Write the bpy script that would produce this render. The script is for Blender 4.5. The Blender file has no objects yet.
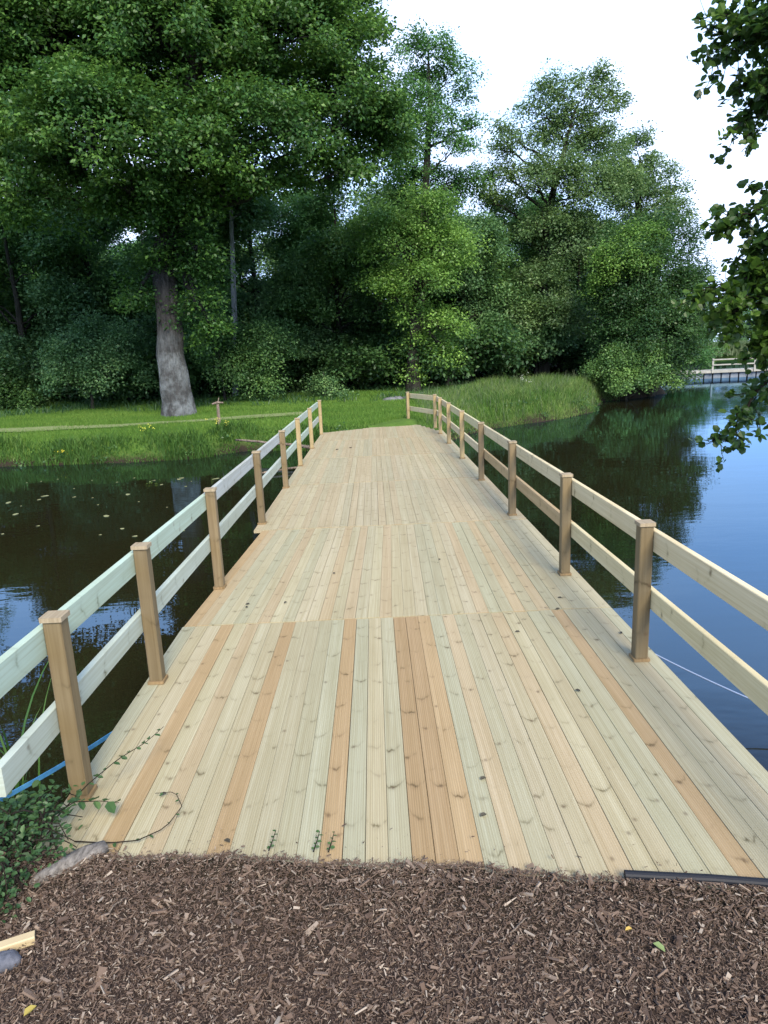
import bpy, math, random
import numpy as np

# ------------------------------------------------------------------ camera, sky, sun, exposure
scene = bpy.context.scene
COL = scene.collection
rad = math.radians
F_PX, CAM_H = 681.14, 1.6
PITCH, YAW, ROLL = rad(12.8517), rad(0.3738), rad(-2.4855)

cam_data = bpy.data.cameras.new('camera')
cam = bpy.data.objects.new('camera', cam_data)
COL.objects.link(cam)
cam_data.sensor_fit = 'VERTICAL'
cam_data.sensor_height = 36.0
cam_data.lens = 36.0 * F_PX / 1024.0
cam_data.clip_start = 0.05
cam_data.clip_end = 2000
from mathutils import Matrix, Vector
cam.matrix_world = (Matrix.Translation((0, 0, CAM_H)) @ Matrix.Rotation(-YAW, 4, 'Z')
                    @ Matrix.Rotation(math.pi / 2 - PITCH, 4, 'X') @ Matrix.Rotation(-ROLL * -1.0, 4, 'Z'))
scene.camera = cam

SUN_EL, SUN_AZ = rad(42), math.atan2(0.26, -0.96)       # azimuth from +Y towards +X: behind the camera, to the left
world = bpy.data.worlds.new('World')
scene.world = world
world.use_nodes = True
wnt = world.node_tree
wnt.nodes.clear()
w_out = wnt.nodes.new('ShaderNodeOutputWorld')
w_bg = wnt.nodes.new('ShaderNodeBackground')
w_sky = wnt.nodes.new('ShaderNodeTexSky')
w_sky.sky_type = 'NISHITA'
w_sky.sun_disc = False
w_sky.sun_elevation = SUN_EL
w_sky.sun_rotation = SUN_AZ
w_sky.air_density = 1.0
w_sky.dust_density = 1.0
w_sky.ozone_density = 3.5
w_bg.inputs['Strength'].default_value = 0.15
# a bright thin cloud sheet round the lower sky, clear blue higher up
w_tc = wnt.nodes.new('ShaderNodeTexCoord')
w_sep = wnt.nodes.new('ShaderNodeSeparateXYZ')
wnt.links.new(w_tc.outputs['Generated'], w_sep.inputs[0])
w_no = wnt.nodes.new('ShaderNodeTexNoise')
w_no.inputs['Scale'].default_value = 2.2
w_no.inputs['Detail'].default_value = 6
wnt.links.new(w_tc.outputs['Generated'], w_no.inputs['Vector'])
w_ma = wnt.nodes.new('ShaderNodeMath'); w_ma.operation = 'MULTIPLY_ADD'
wnt.links.new(w_no.outputs['Fac'], w_ma.inputs[0]); w_ma.inputs[1].default_value = -0.16
wnt.links.new(w_sep.outputs['Z'], w_ma.inputs[2])
w_ra = wnt.nodes.new('ShaderNodeValToRGB')
w_ra.color_ramp.elements[0].position = 0.33; w_ra.color_ramp.elements[0].color = (1, 1, 1, 1)
w_ra.color_ramp.elements[1].position = 0.43; w_ra.color_ramp.elements[1].color = (0, 0, 0, 1)
wnt.links.new(w_ma.outputs[0], w_ra.inputs[0])
w_mx = wnt.nodes.new('ShaderNodeMix'); w_mx.data_type = 'RGBA'
wnt.links.new(w_ra.outputs[0], w_mx.inputs[0])
wnt.links.new(w_sky.outputs[0], w_mx.inputs[6])
w_n2 = wnt.nodes.new('ShaderNodeTexNoise')
w_n2.inputs['Scale'].default_value = 3.0
wnt.links.new(w_tc.outputs['Generated'], w_n2.inputs['Vector'])
w_cr = wnt.nodes.new('ShaderNodeValToRGB')
w_cr.color_ramp.elements[0].position = 0.42; w_cr.color_ramp.elements[0].color = (2.75, 3.8, 5.8, 1)
w_cr.color_ramp.elements[1].position = 0.60; w_cr.color_ramp.elements[1].color = (3.4, 4.1, 5.7, 1)
wnt.links.new(w_n2.outputs['Fac'], w_cr.inputs[0])
wnt.links.new(w_cr.outputs[0], w_mx.inputs[7])
wnt.links.new(w_mx.outputs[2], w_bg.inputs['Color'])
wnt.links.new(w_bg.outputs[0], w_out.inputs['Surface'])

sun_data = bpy.data.lights.new('sun', 'SUN')
sun_data.energy = 2.2
sun_data.angle = rad(25)
sun_data.color = (1.0, 0.90, 0.72)
sun = bpy.data.objects.new('sun', sun_data)
COL.objects.link(sun)
sd = Vector((math.sin(SUN_AZ) * math.cos(SUN_EL), math.cos(SUN_AZ) * math.cos(SUN_EL), math.sin(SUN_EL)))
sun.rotation_euler = sd.to_track_quat('Z', 'Y').to_euler()
sun.location = sd * 60

scene.view_settings.view_transform = 'Standard'
scene.view_settings.look = 'None'
scene.view_settings.gamma = 1.0
scene.view_settings.use_curve_mapping = False
scene.view_settings.exposure = 1.4
scene.render.engine = 'CYCLES'
scene.cycles.max_bounces = 6
scene.cycles.diffuse_bounces = 3
scene.cycles.glossy_bounces = 3
scene.cycles.transmission_bounces = 4
scene.cycles.caustics_reflective = False
scene.cycles.caustics_refractive = False

R = np.random.default_rng(7)
WATER = -0.42

# ------------------------------------------------------------------ helpers
def ray(px, py):
    u, v = px - 384, py - 512
    cr, sr = math.cos(ROLL), math.sin(ROLL)
    a, b = cr * u + sr * v, -sr * u + cr * v
    x, up = a / F_PX, -b / F_PX
    cp, sp = math.cos(PITCH), math.sin(PITCH)
    y, z = cp + sp * up, -sp + cp * up
    c, s = math.cos(YAW), math.sin(YAW)
    return np.array([c * x + s * y, -s * x + c * y, z])

def at(px, py, Y):
    """world point at forward distance Y, measured off the photograph"""
    r = ray(px, py)
    return np.array([0, 0, CAM_H]) + r * (Y / r[1])

def onz(px, py, z):
    r = ray(px, py)
    return np.array([0, 0, CAM_H]) + r * ((z - CAM_H) / r[2])

def tag(o, label=None, cat=None, group=None, kind=None):
    if label: o['label'] = label
    if cat: o['category'] = cat
    if group: o['group'] = group
    if kind: o['kind'] = kind
    return o

def empty(name, loc=(0, 0, 0), rz=0.0):
    o = bpy.data.objects.new(name, None)
    o.location = loc
    o.rotation_euler.z = rz
    o.empty_display_size = 0.2
    COL.objects.link(o)
    return o

def link(name, me, parent=None):
    o = bpy.data.objects.new(name, me)
    COL.objects.link(o)
    if parent is not None: o.parent = parent
    return o

def kids(o):
    return [c for c in bpy.data.objects if c.parent == o]

def copy_tree(o, parent=None):
    c = o.copy()
    COL.objects.link(c)
    if parent is not None: c.parent = parent
    for ch in kids(o): copy_tree(ch, c)
    return c

class MB:
    """collects polygons; build() links them as ONE mesh"""
    def __init__(s):
        s.v, s.f, s.n, s.a = [], [], 0, {}
    def add(s, v, f, **attrs):
        v = np.asarray(v, float)
        s.v.append(v)
        s.f += [tuple(i + s.n for i in q) for q in f]
        for k, val in attrs.items():
            s.a.setdefault(k, []).append(np.broadcast_to(np.asarray(val, float), (len(v),) + np.shape(val)[-1:] if np.ndim(val) == 2 else ((len(v), len(val)) if np.ndim(val) == 1 and np.shape(val)[0] in (3,) and len(v) != 3 else (len(v),))).copy())
        s.n += len(v)
    def box(s, x0, x1, y0, y1, z0, z1, c=0.0, **a):
        """box with chamfer c on the vertical-run edges"""
        s.prism([(x0 + c, z0), (x1 - c, z0), (x1, z0 + c), (x1, z1 - c), (x1 - c, z1), (x0 + c, z1), (x0, z1 - c), (x0, z0 + c)] if c else [(x0, z0), (x1, z0), (x1, z1), (x0, z1)], y0, y1, **a)
    def prism(s, prof, y0, y1, **a):
        n = len(prof)
        v = [(x, y0, z) for x, z in prof] + [(x, y1, z) for x, z in prof]
        f = [(i, (i + 1) % n, n + (i + 1) % n, n + i)[::-1] for i in range(n)] + [tuple(range(n)), tuple(range(2 * n - 1, n - 1, -1))]
        s.add(v, f, **a)
    def sweep(s, pts, rad_, seg=8, cap=True, jitter=0.0, **a):
        pts = np.asarray(pts, float)
        n = len(pts)
        rr = np.broadcast_to(np.asarray(rad_, float), (n,))
        tan = np.gradient(pts, axis=0)
        tan /= np.linalg.norm(tan, axis=1, keepdims=True) + 1e-9
        ref = np.array([0, 0, 1.0]) if abs(tan[0][2]) < 0.8 else np.array([0, 1.0, 0])
        vs = []
        u = np.cross(tan[0], ref)
        for i in range(n):
            u = u - tan[i] * np.dot(u, tan[i])
            u /= np.linalg.norm(u) + 1e-9
            w = np.cross(tan[i], u)
            for k in range(seg):
                t = 2 * math.pi * k / seg
                q = rr[i] * (1 + (R.normal() * jitter if jitter else 0))
                vs.append(pts[i] + q * (math.cos(t) * u + math.sin(t) * w))
        f = []
        for i in range(n - 1):
            for k in range(seg):
                k2 = (k + 1) % seg
                f.append((i * seg + k, i * seg + k2, (i + 1) * seg + k2, (i + 1) * seg + k))
        if cap:
            f.append(tuple(range(seg))[::-1])
            f.append(tuple(range((n - 1) * seg, n * seg)))
        s.add(vs, f, **a)
    def mesh(s, name, mat, smooth=False):
        me = bpy.data.meshes.new(name)
        v = np.concatenate(s.v)
        me.from_pydata(v.tolist(), [], s.f)
        for k, l in s.a.items():
            arr = np.concatenate(l)
            if arr.ndim == 2:
                at_ = me.attributes.new(k, 'FLOAT_COLOR', 'POINT')
                at_.data.foreach_set('color', np.hstack([arr, np.ones((len(arr), 1))]).astype(np.float32).ravel())
            else:
                at_ = me.attributes.new(k, 'FLOAT', 'POINT')
                at_.data.foreach_set('value', arr.astype(np.float32))
        me.materials.append(mat)
        if smooth:
            me.polygons.foreach_set('use_smooth', np.ones(len(me.polygons), bool))
        me.update()
        return me
    def build(s, name, mat, parent=None, smooth=False):
        return link(name, s.mesh(name, mat, smooth), parent)

def quads(name, V, mat, tone=None, smooth=False):
    """V: (n,k,3) faces that share no vertices; tone: one value per face"""
    n, k = V.shape[:2]
    me = bpy.data.meshes.new(name)
    me.vertices.add(n * k)
    me.vertices.foreach_set('co', V.astype(np.float32).ravel())
    me.loops.add(n * k)
    me.loops.foreach_set('vertex_index', np.arange(n * k, dtype=np.int32))
    me.polygons.add(n)
    me.polygons.foreach_set('loop_start', np.arange(0, n * k, k, dtype=np.int32))
    me.polygons.foreach_set('loop_total', np.full(n, k, np.int32))
    if tone is not None:
        a = me.attributes.new('tone', 'FLOAT', 'FACE')
        a.data.foreach_set('value', tone.astype(np.float32))
    me.materials.append(mat)
    me.update(calc_edges=True)
    return me

def nrm(a):
    return a / (np.linalg.norm(a, axis=-1, keepdims=True) + 1e-9)

# ------------------------------------------------------------------ material helper
class Mat:
    def __init__(s, name):
        s.m = bpy.data.materials.new(name)
        s.m.use_nodes = True
        s.t = s.m.node_tree
        s.t.nodes.clear()
        s.out = s.t.nodes.new('ShaderNodeOutputMaterial')
        s.p = s.t.nodes.new('ShaderNodeBsdfPrincipled')
        s.t.links.new(s.p.outputs[0], s.out.inputs[0])
    def N(s, typ, ins=None, **props):
        n = s.t.nodes.new(typ)
        for k, v in props.items(): setattr(n, k, v)
        for k, v in (ins or {}).items(): s.set(n.inputs[k], v)
        return n
    def set(s, sock, v):
        if isinstance(v, bpy.types.NodeSocket): s.t.links.new(v, sock)
        elif isinstance(v, (tuple, list)) and sock.type == 'RGBA' and len(v) == 3: sock.default_value = (*v, 1)
        else: sock.default_value = v
    def attr(s, name, out='Fac'):
        return s.N('ShaderNodeAttribute', attribute_name=name).outputs[out]
    def math(s, op, a, b=0.0, c=0.0):
        n = s.N('ShaderNodeMath', operation=op)
        s.set(n.inputs[0], a); s.set(n.inputs[1], b); s.set(n.inputs[2], c)
        return n.outputs[0]
    def ramp(s, fac, stops, interp='LINEAR'):
        n = s.N('ShaderNodeValToRGB')
        n.color_ramp.interpolation = interp
        e = n.color_ramp.elements
        while len(e) < len(stops): e.new(0.5)
        for q, (p, c) in zip(e, stops):
            q.position = p
            q.color = (*c, 1) if isinstance(c, tuple) else (c, c, c, 1)
        s.set(n.inputs[0], fac)
        return n.outputs[0]
    def mix(s, fac, a, b, mode='MIX'):
        n = s.N('ShaderNodeMix', data_type='RGBA', blend_type=mode)
        s.set(n.inputs[0], fac); s.set(n.inputs[6], a); s.set(n.inputs[7], b)
        return n.outputs[2]
    def noise(s, vec, scale, detail=3, rough=0.5, dist=0.0, out='Fac'):
        n = s.N('ShaderNodeTexNoise', {'Scale': scale, 'Detail': detail, 'Roughness': rough, 'Distortion': dist})
        if vec is not None: s.set(n.inputs['Vector'], vec)
        return n.outputs[out]
    def obj(s):
        return s.N('ShaderNodeTexCoord').outputs['Object']
    def mapping(s, vec, scale=(1, 1, 1), loc=(0, 0, 0), rot=(0, 0, 0)):
        return s.N('ShaderNodeMapping', {'Vector': vec, 'Scale': scale, 'Location': loc, 'Rotation': rot}).outputs[0]
    def comb(s, x, y, z):
        n = s.N('ShaderNodeCombineXYZ')
        for i, v in enumerate((x, y, z)): s.set(n.inputs[i], v)
        return n.outputs[0]
    def bump(s, h, strength, dist=0.01, normal=None):
        n = s.N('ShaderNodeBump', {'Height': h, 'Strength': strength, 'Distance': dist})
        if normal is not None: s.set(n.inputs['Normal'], normal)
        s.set(s.p.inputs['Normal'], n.outputs[0])
        return n.outputs[0]
    def base(s, c, rough=0.8, spec=0.5):
        s.set(s.p.inputs['Base Color'], c)
        s.set(s.p.inputs['Roughness'], rough)
        s.set(s.p.inputs['Specular IOR Level'], spec)
        return s

def leaf_mat(name, dark, mid, light, trans=0.35, rough=0.48, spec=0.45, patch=0.25):
    trans = min(0.5, trans + 0.1)
    """leaf colour varies leaf by leaf (tone) and in broad patches through the crown"""
    m = Mat(name)
    t = m.attr('tone')
    big = m.noise(m.obj(), patch, 2)
    f = m.math('ADD', m.math('MULTIPLY', t, 0.7), m.math('MULTIPLY', big, 0.45))
    rnd = m.N('ShaderNodeObjectInfo').outputs['Random']
    f = m.math('ADD', f, m.math('MULTIPLY', m.math('SUBTRACT', rnd, 0.5), 0.14))
    c = m.ramp(f, [(0.12, dark), (0.55, mid), (0.95, light)])
    m.base(c, rough, spec)
    tr = m.N('ShaderNodeBsdfTranslucent')
    m.t.links.new(m.mix(0.5, c, (0.085, 0.17, 0.03)), tr.inputs['Color'])
    mx = m.N('ShaderNodeMixShader', {0: trans})
    m.t.links.new(m.p.outputs[0], mx.inputs[1])
    m.t.links.new(tr.outputs[0], mx.inputs[2])
    m.t.links.new(mx.outputs[0], m.out.inputs[0])
    return m.m

def bark_mat(name, a, b, scale=6.0, low_pale=None):
    m = Mat(name)
    o = m.obj()
    v = m.mapping(o, (1, 1, 0.22))
    n = m.noise(v, scale, 6, 0.65, 0.6)
    c = m.ramp(n, [(0.3, a), (0.7, b)])
    if low_pale:
        sepz = m.N('ShaderNodeSeparateXYZ', {0: o}).outputs[2]
        low = m.ramp(m.math('ADD', m.math('MULTIPLY', sepz, 0.25), m.math('MULTIPLY', m.noise(o, 1.2, 3), 0.25)), [(0.55, 1.0), (0.75, 0.0)])
        c = m.mix(m.math('MULTIPLY', low, m.ramp(m.noise(o, 2.2, 5, 0.65), [(0.42, 0.15), (0.62, 1.0)])), c, low_pale)  # paler blotches mixed in towards the foot of the trunk
    m.base(c, 0.9, 0.2)
    m.bump(m.noise(m.mapping(o, (1, 1, 0.12)), scale * 1.6, 6, 0.7, 0.8), 1.0, 0.14)
    return m.m

# ------------------------------------------------------------------ wood materials
def plank_mat(name, ridged=True, base_col=None, knot=1.0, contrast=(0.78, 0.74, 0.66)):
    """sawn softwood: 'uu' runs across a board (0..1), 'vv' along it in metres, 'bid' random per board, 'tint' its colour"""
    m = Mat(name)
    uu, vv, bid = m.attr('uu'), m.attr('vv'), m.attr('bid')
    tint = m.attr('tint', 'Color') if base_col is None else base_col
    x = m.math('SUBTRACT', uu, 0.5)
    off = m.math('MULTIPLY', bid, 57.0)
    # long grain
    gv = m.comb(m.math('MULTIPLY', uu, 7.0), m.math('ADD', m.math('MULTIPLY', vv, 1.3), off), off)
    grain = m.noise(gv, 1.0, 5, 0.6, 0.35)
    c = m.mix(m.ramp(grain, [(0.30, 0.0), (0.75, 1.0)]), tint, m.mix(1.0, tint, contrast, 'MULTIPLY'))
    # whorls of knots every 0.3 m or so, with the grain curling round them
    w = m.math('ADD', m.math('MULTIPLY', vv, 3.9), off)
    vo = m.N('ShaderNodeTexVoronoi', {'W': w, 'Scale': 1.0, 'Randomness': 0.75}, voronoi_dimensions='1D')
    d = m.math('DIVIDE', m.math('SUBTRACT', w, vo.outputs['W']), 3.9)
    cellr = m.N('ShaderNodeSeparateColor', {0: vo.outputs['Color']})
    xc = m.math('SUBTRACT', x, m.math('MULTIPLY', m.math('SUBTRACT', cellr.outputs[0], 0.5), 0.7))
    smile = m.math('SUBTRACT', d, m.math('MULTIPLY', m.math('MULTIPLY', xc, xc), 0.14))
    wob = m.math('MULTIPLY', m.math('SUBTRACT', m.noise(m.comb(m.math('MULTIPLY', uu, 4.0), m.math('MULTIPLY', vv, 9.0), off), 1.0, 3, 0.6), 0.5), 0.06)
    smile = m.math('ABSOLUTE', m.math('ADD', smile, wob))
    line = m.ramp(smile, [(0.0, 1.0), (0.0045, 0.65), (0.012, 0.16), (0.035, 0.0)])
    reach = m.ramp(m.math('ABSOLUTE', xc), [(0.12, 1.0), (0.6, 0.15)])
    brk = m.ramp(m.noise(m.comb(m.math('MULTIPLY', uu, 3.0), m.math('MULTIPLY', vv, 12.0), off), 1.0, 2), [(0.40, 0.05), (0.58, 1.0)])
    amp = m.math('MULTIPLY', m.ramp(cellr.outputs[1], [(0.15, 0.15), (0.8, 1.0)]), 1.0 * knot)
    amp = m.math('MULTIPLY', m.math('MULTIPLY', amp, reach), brk)
    c = m.mix(m.math('MULTIPLY', line, amp), c, m.mix(1.0, tint, (0.24, 0.21, 0.13), 'MULTIPLY'))
    streak = m.ramp(m.noise(m.comb(m.math('MULTIPLY', uu, 2.2), m.math('MULTIPLY', vv, 0.35), off), 1.0, 2), [(0.35, 0.0), (0.65, 1.0)])
    c = m.mix(m.math('MULTIPLY', streak, 0.6), c, m.mix(1.0, c, (0.86, 0.85, 0.79), 'MULTIPLY'))
    fine = m.ramp(m.noise(m.comb(m.math('MULTIPLY', uu, 16.0), m.math('MULTIPLY', vv, 1.6), off), 1.0, 4, 0.65), [(0.50, 0.0), (0.72, 1.0)])
    c = m.mix(m.math('MULTIPLY', fine, 0.5), c, m.mix(1.0, c, (0.72, 0.66, 0.54), 'MULTIPLY'))
    kx = m.math('MULTIPLY', xc, 0.08)
    kd = m.math('SQRT', m.math('ADD', m.math('MULTIPLY', kx, kx), m.math('MULTIPLY', m.math('MULTIPLY', d, d), 0.5)))
    spot = m.ramp(kd, [(0.0, 1.0), (0.0045, 0.7), (0.010, 0.0)])
    c = m.mix(m.math('MULTIPLY', spot, m.math('MULTIPLY', m.ramp(cellr.outputs[2], [(0.55, 0.0), (0.8, 1.0)]), 0.6 * knot)), c, (0.075, 0.04, 0.018))
    # faint dirt and water marks
    o = m.obj()
    c = m.mix(m.math('MULTIPLY', m.ramp(m.noise(o, 1.1, 5, 0.6), [(0.45, 0.0), (0.75, 1.0)]), 0.30), c, m.mix(1.0, c, (0.74, 0.72, 0.66), 'MULTIPLY'))
    m.base(c, 0.62, 0.35)
    if ridged:
        rid = m.math('SINE', m.math('MULTIPLY', uu, 2 * math.pi * 9))
        rid = m.math('ADD', m.math('MULTIPLY', rid, 0.5), m.math('MULTIPLY', grain, 0.5))
        c2 = m.mix(m.math('MULTIPLY', m.ramp(m.math('SINE', m.math('MULTIPLY', uu, 2 * math.pi * 9)), [(0.0, 1.0), (0.35, 0.0)]), 0.2), c, (0.16, 0.13, 0.08))
        m.set(m.p.inputs['Base Color'], c2)
        m.bump(rid, 0.2, 0.002)
    else:
        m.bump(grain, 0.25, 0.003)
    return m.m

M = {}
M['deck'] = plank_mat('deck_boards')
M['rail'] = plank_mat('rail_softwood', ridged=False)
M['post'] = plank_mat('post_softwood', ridged=False, knot=1.0, contrast=(0.62, 0.58, 0.52))
m = Mat('wet_bearer'); m.base(m.ramp(m.noise(m.mapping(m.obj(), (6, 0.5, 6)), 3, 4), [(0.3, (0.05, 0.04, 0.025)), (0.7, (0.12, 0.09, 0.05))]), 0.8); M['bearer'] = m.m

M['oak_leaf'] = leaf_mat('oak_leaf', (0.022, 0.062, 0.018), (0.052, 0.14, 0.032), (0.17, 0.32, 0.055), 0.3)
M['wood_leaf'] = leaf_mat('woodland_leaf', (0.055, 0.13, 0.05), (0.115, 0.24, 0.072), (0.26, 0.44, 0.11), 0.3)
M['ash_leaf'] = leaf_mat('feathery_leaf', (0.047, 0.133, 0.044), (0.099, 0.246, 0.073), (0.194, 0.402, 0.101), 0.35)
M['blue_leaf'] = leaf_mat('bluish_leaf', (0.065, 0.155, 0.075), (0.135, 0.27, 0.105), (0.26, 0.43, 0.15), 0.35)
M['lime_leaf'] = leaf_mat('light_green_leaf', (0.07, 0.17, 0.04), (0.165, 0.32, 0.065), (0.32, 0.53, 0.1), 0.35)
M['alder_leaf'] = leaf_mat('alder_leaf', (0.018, 0.049, 0.012), (0.046, 0.102, 0.019), (0.123, 0.226, 0.028), 0.4, 0.4, 0.5, 0.5)
M['hazy_leaf'] = leaf_mat('hazy_green_leaf', (0.075, 0.145, 0.06), (0.135, 0.23, 0.085), (0.24, 0.36, 0.115), 0.35)
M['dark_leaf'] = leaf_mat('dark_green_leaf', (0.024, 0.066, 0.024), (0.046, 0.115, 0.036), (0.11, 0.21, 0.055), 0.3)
M['ivy_leaf'] = leaf_mat('bramble_leaf', (0.025, 0.065, 0.024), (0.055, 0.12, 0.04), (0.12, 0.2, 0.065), 0.25, 0.45, 0.4, 1.5)
M['grass'] = leaf_mat('grass_blade', (0.050, 0.110, 0.020), (0.106, 0.225, 0.033), (0.213, 0.338, 0.062), 0.35, 0.6, 0.25, 0.3)
M['tall_grass'] = leaf_mat('tall_grass_blade', (0.044, 0.105, 0.022), (0.096, 0.204, 0.038), (0.260, 0.338, 0.104), 0.35, 0.6, 0.25, 0.4)
M['reed'] = leaf_mat('reed_blade', (0.07, 0.10, 0.045), (0.12, 0.165, 0.075), (0.18, 0.23, 0.12), 0.35, 0.6, 0.25, 0.1)
M['iris'] = leaf_mat('iris_blade', (0.030, 0.085, 0.015), (0.06, 0.15, 0.025), (0.15, 0.25, 0.05), 0.35, 0.4, 0.5, 1.0)
M['oak_bark'] = bark_mat('oak_bark', (0.018, 0.017, 0.016), (0.085, 0.08, 0.078), 11, (0.22, 0.24, 0.25))
M['bark'] = bark_mat('grey_bark', (0.02, 0.02, 0.016), (0.065, 0.06, 0.048), 7)
M['pale_bark'] = bark_mat('pale_bark', (0.16, 0.17, 0.17), (0.42, 0.44, 0.45), 6)
M['twig'] = bark_mat('twig_bark', (0.025, 0.02, 0.014), (0.07, 0.055, 0.04), 20)
M['dead_wood'] = bark_mat('dead_wood', (0.20, 0.15, 0.11), (0.42, 0.34, 0.27), 9)

# ------------------------------------------------------------------ ground and water
POND = np.array([(-90, 6), (-14, 4.2), (-6, 3.2), (-2.6, 2.75), (-1.75, 2.62), (-1.35, 2.35), (-1.0, 2.05), (0.4, 1.95), (1.15, 1.72), (1.5, 1.45), (2.3, 1.3), (3.4, 1.75),
                 (4.6, 2.9), (7, 3.6), (20, 3), (80, 4), (150, 30), (150, 95), (60, 82), (40, 74), (27, 66), (19, 56), (15.5, 46), (14, 36), (12.4, 29),
                 (10.5, 27), (8.7, 26.0), (7.6, 23.5), (7.1, 21.9), (5.6, 20.1), (4.2, 19.1), (3.0, 18.1), (2.2, 16.9), (1.7, 15.7), (0.6, 15.3), (-1.2, 15.2), (-2.3, 15.6),
                 (-3.1, 15.9), (-3.9, 14.9), (-5.5, 14.75), (-8.2, 15.0), (-13, 15.1), (-22, 15.8), (-90, 19)], float)

def pond_dist(x, y):
    """distance to the shoreline, positive on land"""
    p = np.stack([x, y], -1)
    best = np.full(x.shape, 1e9)
    inside = np.zeros(x.shape, bool)
    n = len(POND)
    for i in range(n):
        a, b = POND[i], POND[(i + 1) % n]
        ab = b - a
        t = np.clip(((p - a) @ ab) / (ab @ ab), 0, 1)
        d = np.linalg.norm(p - a - t[..., None] * ab, axis=-1)
        best = np.minimum(best, d)
        cond = (a[1] > y) != (b[1] > y)
        with np.errstate(divide='ignore', invalid='ignore'):
            xi = a[0] + (y - a[1]) / (b[1] - a[1] if b[1] != a[1] else 1e-9) * ab[0]
        inside ^= cond & (x < xi)
    return np.where(inside, -best, best)

def wavy(x, y):
    return (np.sin(x * 1.7 + 1.3 * np.sin(y * 0.9)) + np.sin(y * 2.1 + 1.1 * np.sin(x * 1.2 + 2)) + 0.6 * np.sin(x * 3.9 + y * 3.1)) / 2.6

def mulch_edge(x):
    return np.interp(x, [-1.3, -0.92, -0.63, 0.3, 0.7, 1.1, 1.5], [2.02, 1.99, 1.965, 1.85, 1.775, 1.715, 1.665]) + 0.008 * np.sin(x * 9) + 0.006 * np.sin(x * 31)

def height(x, y):
    x, y = np.asarray(x, float), np.asarray(y, float)
    d = pond_dist(x, y)
    far = y > 9
    top = np.where(far, 0.02 + 0.028 * np.clip(y - 15, 0, 30) + 0.04 * wavy(x * 0.6, y * 0.6), 0.035 + 0.012 * wavy(x * 2, y * 2))
    steep = np.where(far, 0.9, 0.22)
    s = np.clip((d + 0.08 * wavy(x * 1.9, y * 1.7) * far) / steep, 0, 1)
    land = WATER - 0.04 + (top - WATER + 0.04) * (s * s * (3 - 2 * s)) ** 0.7
    bed = WATER - 0.04 + np.maximum(d * 0.6, -1.6)
    z = np.where(d > 0, land, bed)
    # the left edge of the mulch slopes off under the brambles; the deck end is tucked under the mulch
    z = np.where((y < 9) & (x < -0.95), z - np.clip((-0.95 - x) * 0.25, 0, 0.18), z)
    e = mulch_edge(x)
    q = np.clip((y - e + 0.03) / 0.07, 0, 1)
    z = np.where((y < 9) & (np.abs(x) < 1.42), np.where(y < e + 0.04, np.maximum(z, 0.02) * (1 - q) - 0.05 * q, np.minimum(z, -0.06)), z)
    return z

def axis(lo, hi, fine, coarse_to, growth=1.25):
    a = list(np.arange(lo, hi + 1e-6, fine))
    s, p = fine, a[-1]
    while p < coarse_to:
        s *= growth; p += s; a.append(p)
    s, p, pre = fine, a[0], []
    while p > -coarse_to:
        s *= growth; p -= s; pre.append(p)
    return np.array(pre[::-1] + a)

gx = np.unique(np.concatenate([axis(-24, 24, 0.25, 700), np.arange(-2.6, 2.6, 0.06)]))
gy = np.unique(np.concatenate([axis(-1, 36, 0.25, 700), np.arange(0.8, 3.0, 0.03)]))
GX, GY = np.meshgrid(gx, gy)
GZ = height(GX, GY)
nx, ny = len(gx), len(gy)
me = bpy.data.meshes.new('ground')
idx = np.arange(nx * ny).reshape(ny, nx)
Q = np.stack([idx[:-1, :-1], idx[:-1, 1:], idx[1:, 1:], idx[1:, :-1]], -1).reshape(-1, 4)
me.vertices.add(nx * ny)
me.vertices.foreach_set('co', np.stack([GX, GY, GZ], -1).astype(np.float32).ravel())
me.loops.add(Q.size)
me.loops.foreach_set('vertex_index', Q.astype(np.int32).ravel())
me.polygons.add(len(Q))
me.polygons.foreach_set('loop_start', np.arange(0, Q.size, 4, dtype=np.int32))
me.polygons.foreach_set('loop_total', np.full(len(Q), 4, np.int32))
me.polygons.foreach_set('use_smooth', np.ones(len(Q), bool))
a = me.attributes.new('shore', 'FLOAT', 'POINT')
a.data.foreach_set('value', np.clip(pond_dist(GX, GY), -5, 50).astype(np.float32).ravel())
a = me.attributes.new('grassy', 'FLOAT', 'POINT')
a.data.foreach_set('value', np.where(GY > 9, 1.0, np.clip((np.abs(GX) - 3.5) / 2, 0, 1)).astype(np.float32).ravel())
a = me.attributes.new('woodfloor', 'FLOAT', 'POINT')
a.data.foreach_set('value', (np.clip((GY - 25.5 + wavy(GX, GY)) / 1.5, 0, 1) * (GY < 52) * (GX < 14)).astype(np.float32).ravel())
me.update(calc_edges=True)
g = Mat('ground')
o = g.obj()
soil = g.ramp(g.noise(o, 38, 6, 0.7), [(0.3, (0.018, 0.012, 0.010)), (0.55, (0.05, 0.036, 0.030)), (0.8, (0.10, 0.075, 0.06))])
litter_c = g.ramp(g.noise(o, 5, 6, 0.7), [(0.3, (0.015, 0.016, 0.008)), (0.7, (0.05, 0.045, 0.025))])
turf = g.ramp(g.noise(o, 1.3, 6, 0.7), [(0.3, (0.045, 0.085, 0.018)), (0.55, (0.075, 0.14, 0.024)), (0.8, (0.12, 0.17, 0.04))])
turf = g.mix(g.attr('woodfloor'), turf, litter_c)
c = g.mix(g.attr('grassy'), soil, turf)
sh = g.math('ADD', g.attr('shore'), g.math('MULTIPLY', g.noise(o, 2.0, 4), 0.6))
c = g.mix(g.ramp(g.math('MULTIPLY', sh, 0.5), [(0.22, 1.0), (0.40, 0.0)]), c, (0.028, 0.022, 0.014))
g.base(c, 0.95, 0.15)
g.bump(g.noise(o, 30, 5, 0.7), 0.6, 0.03)
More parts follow.
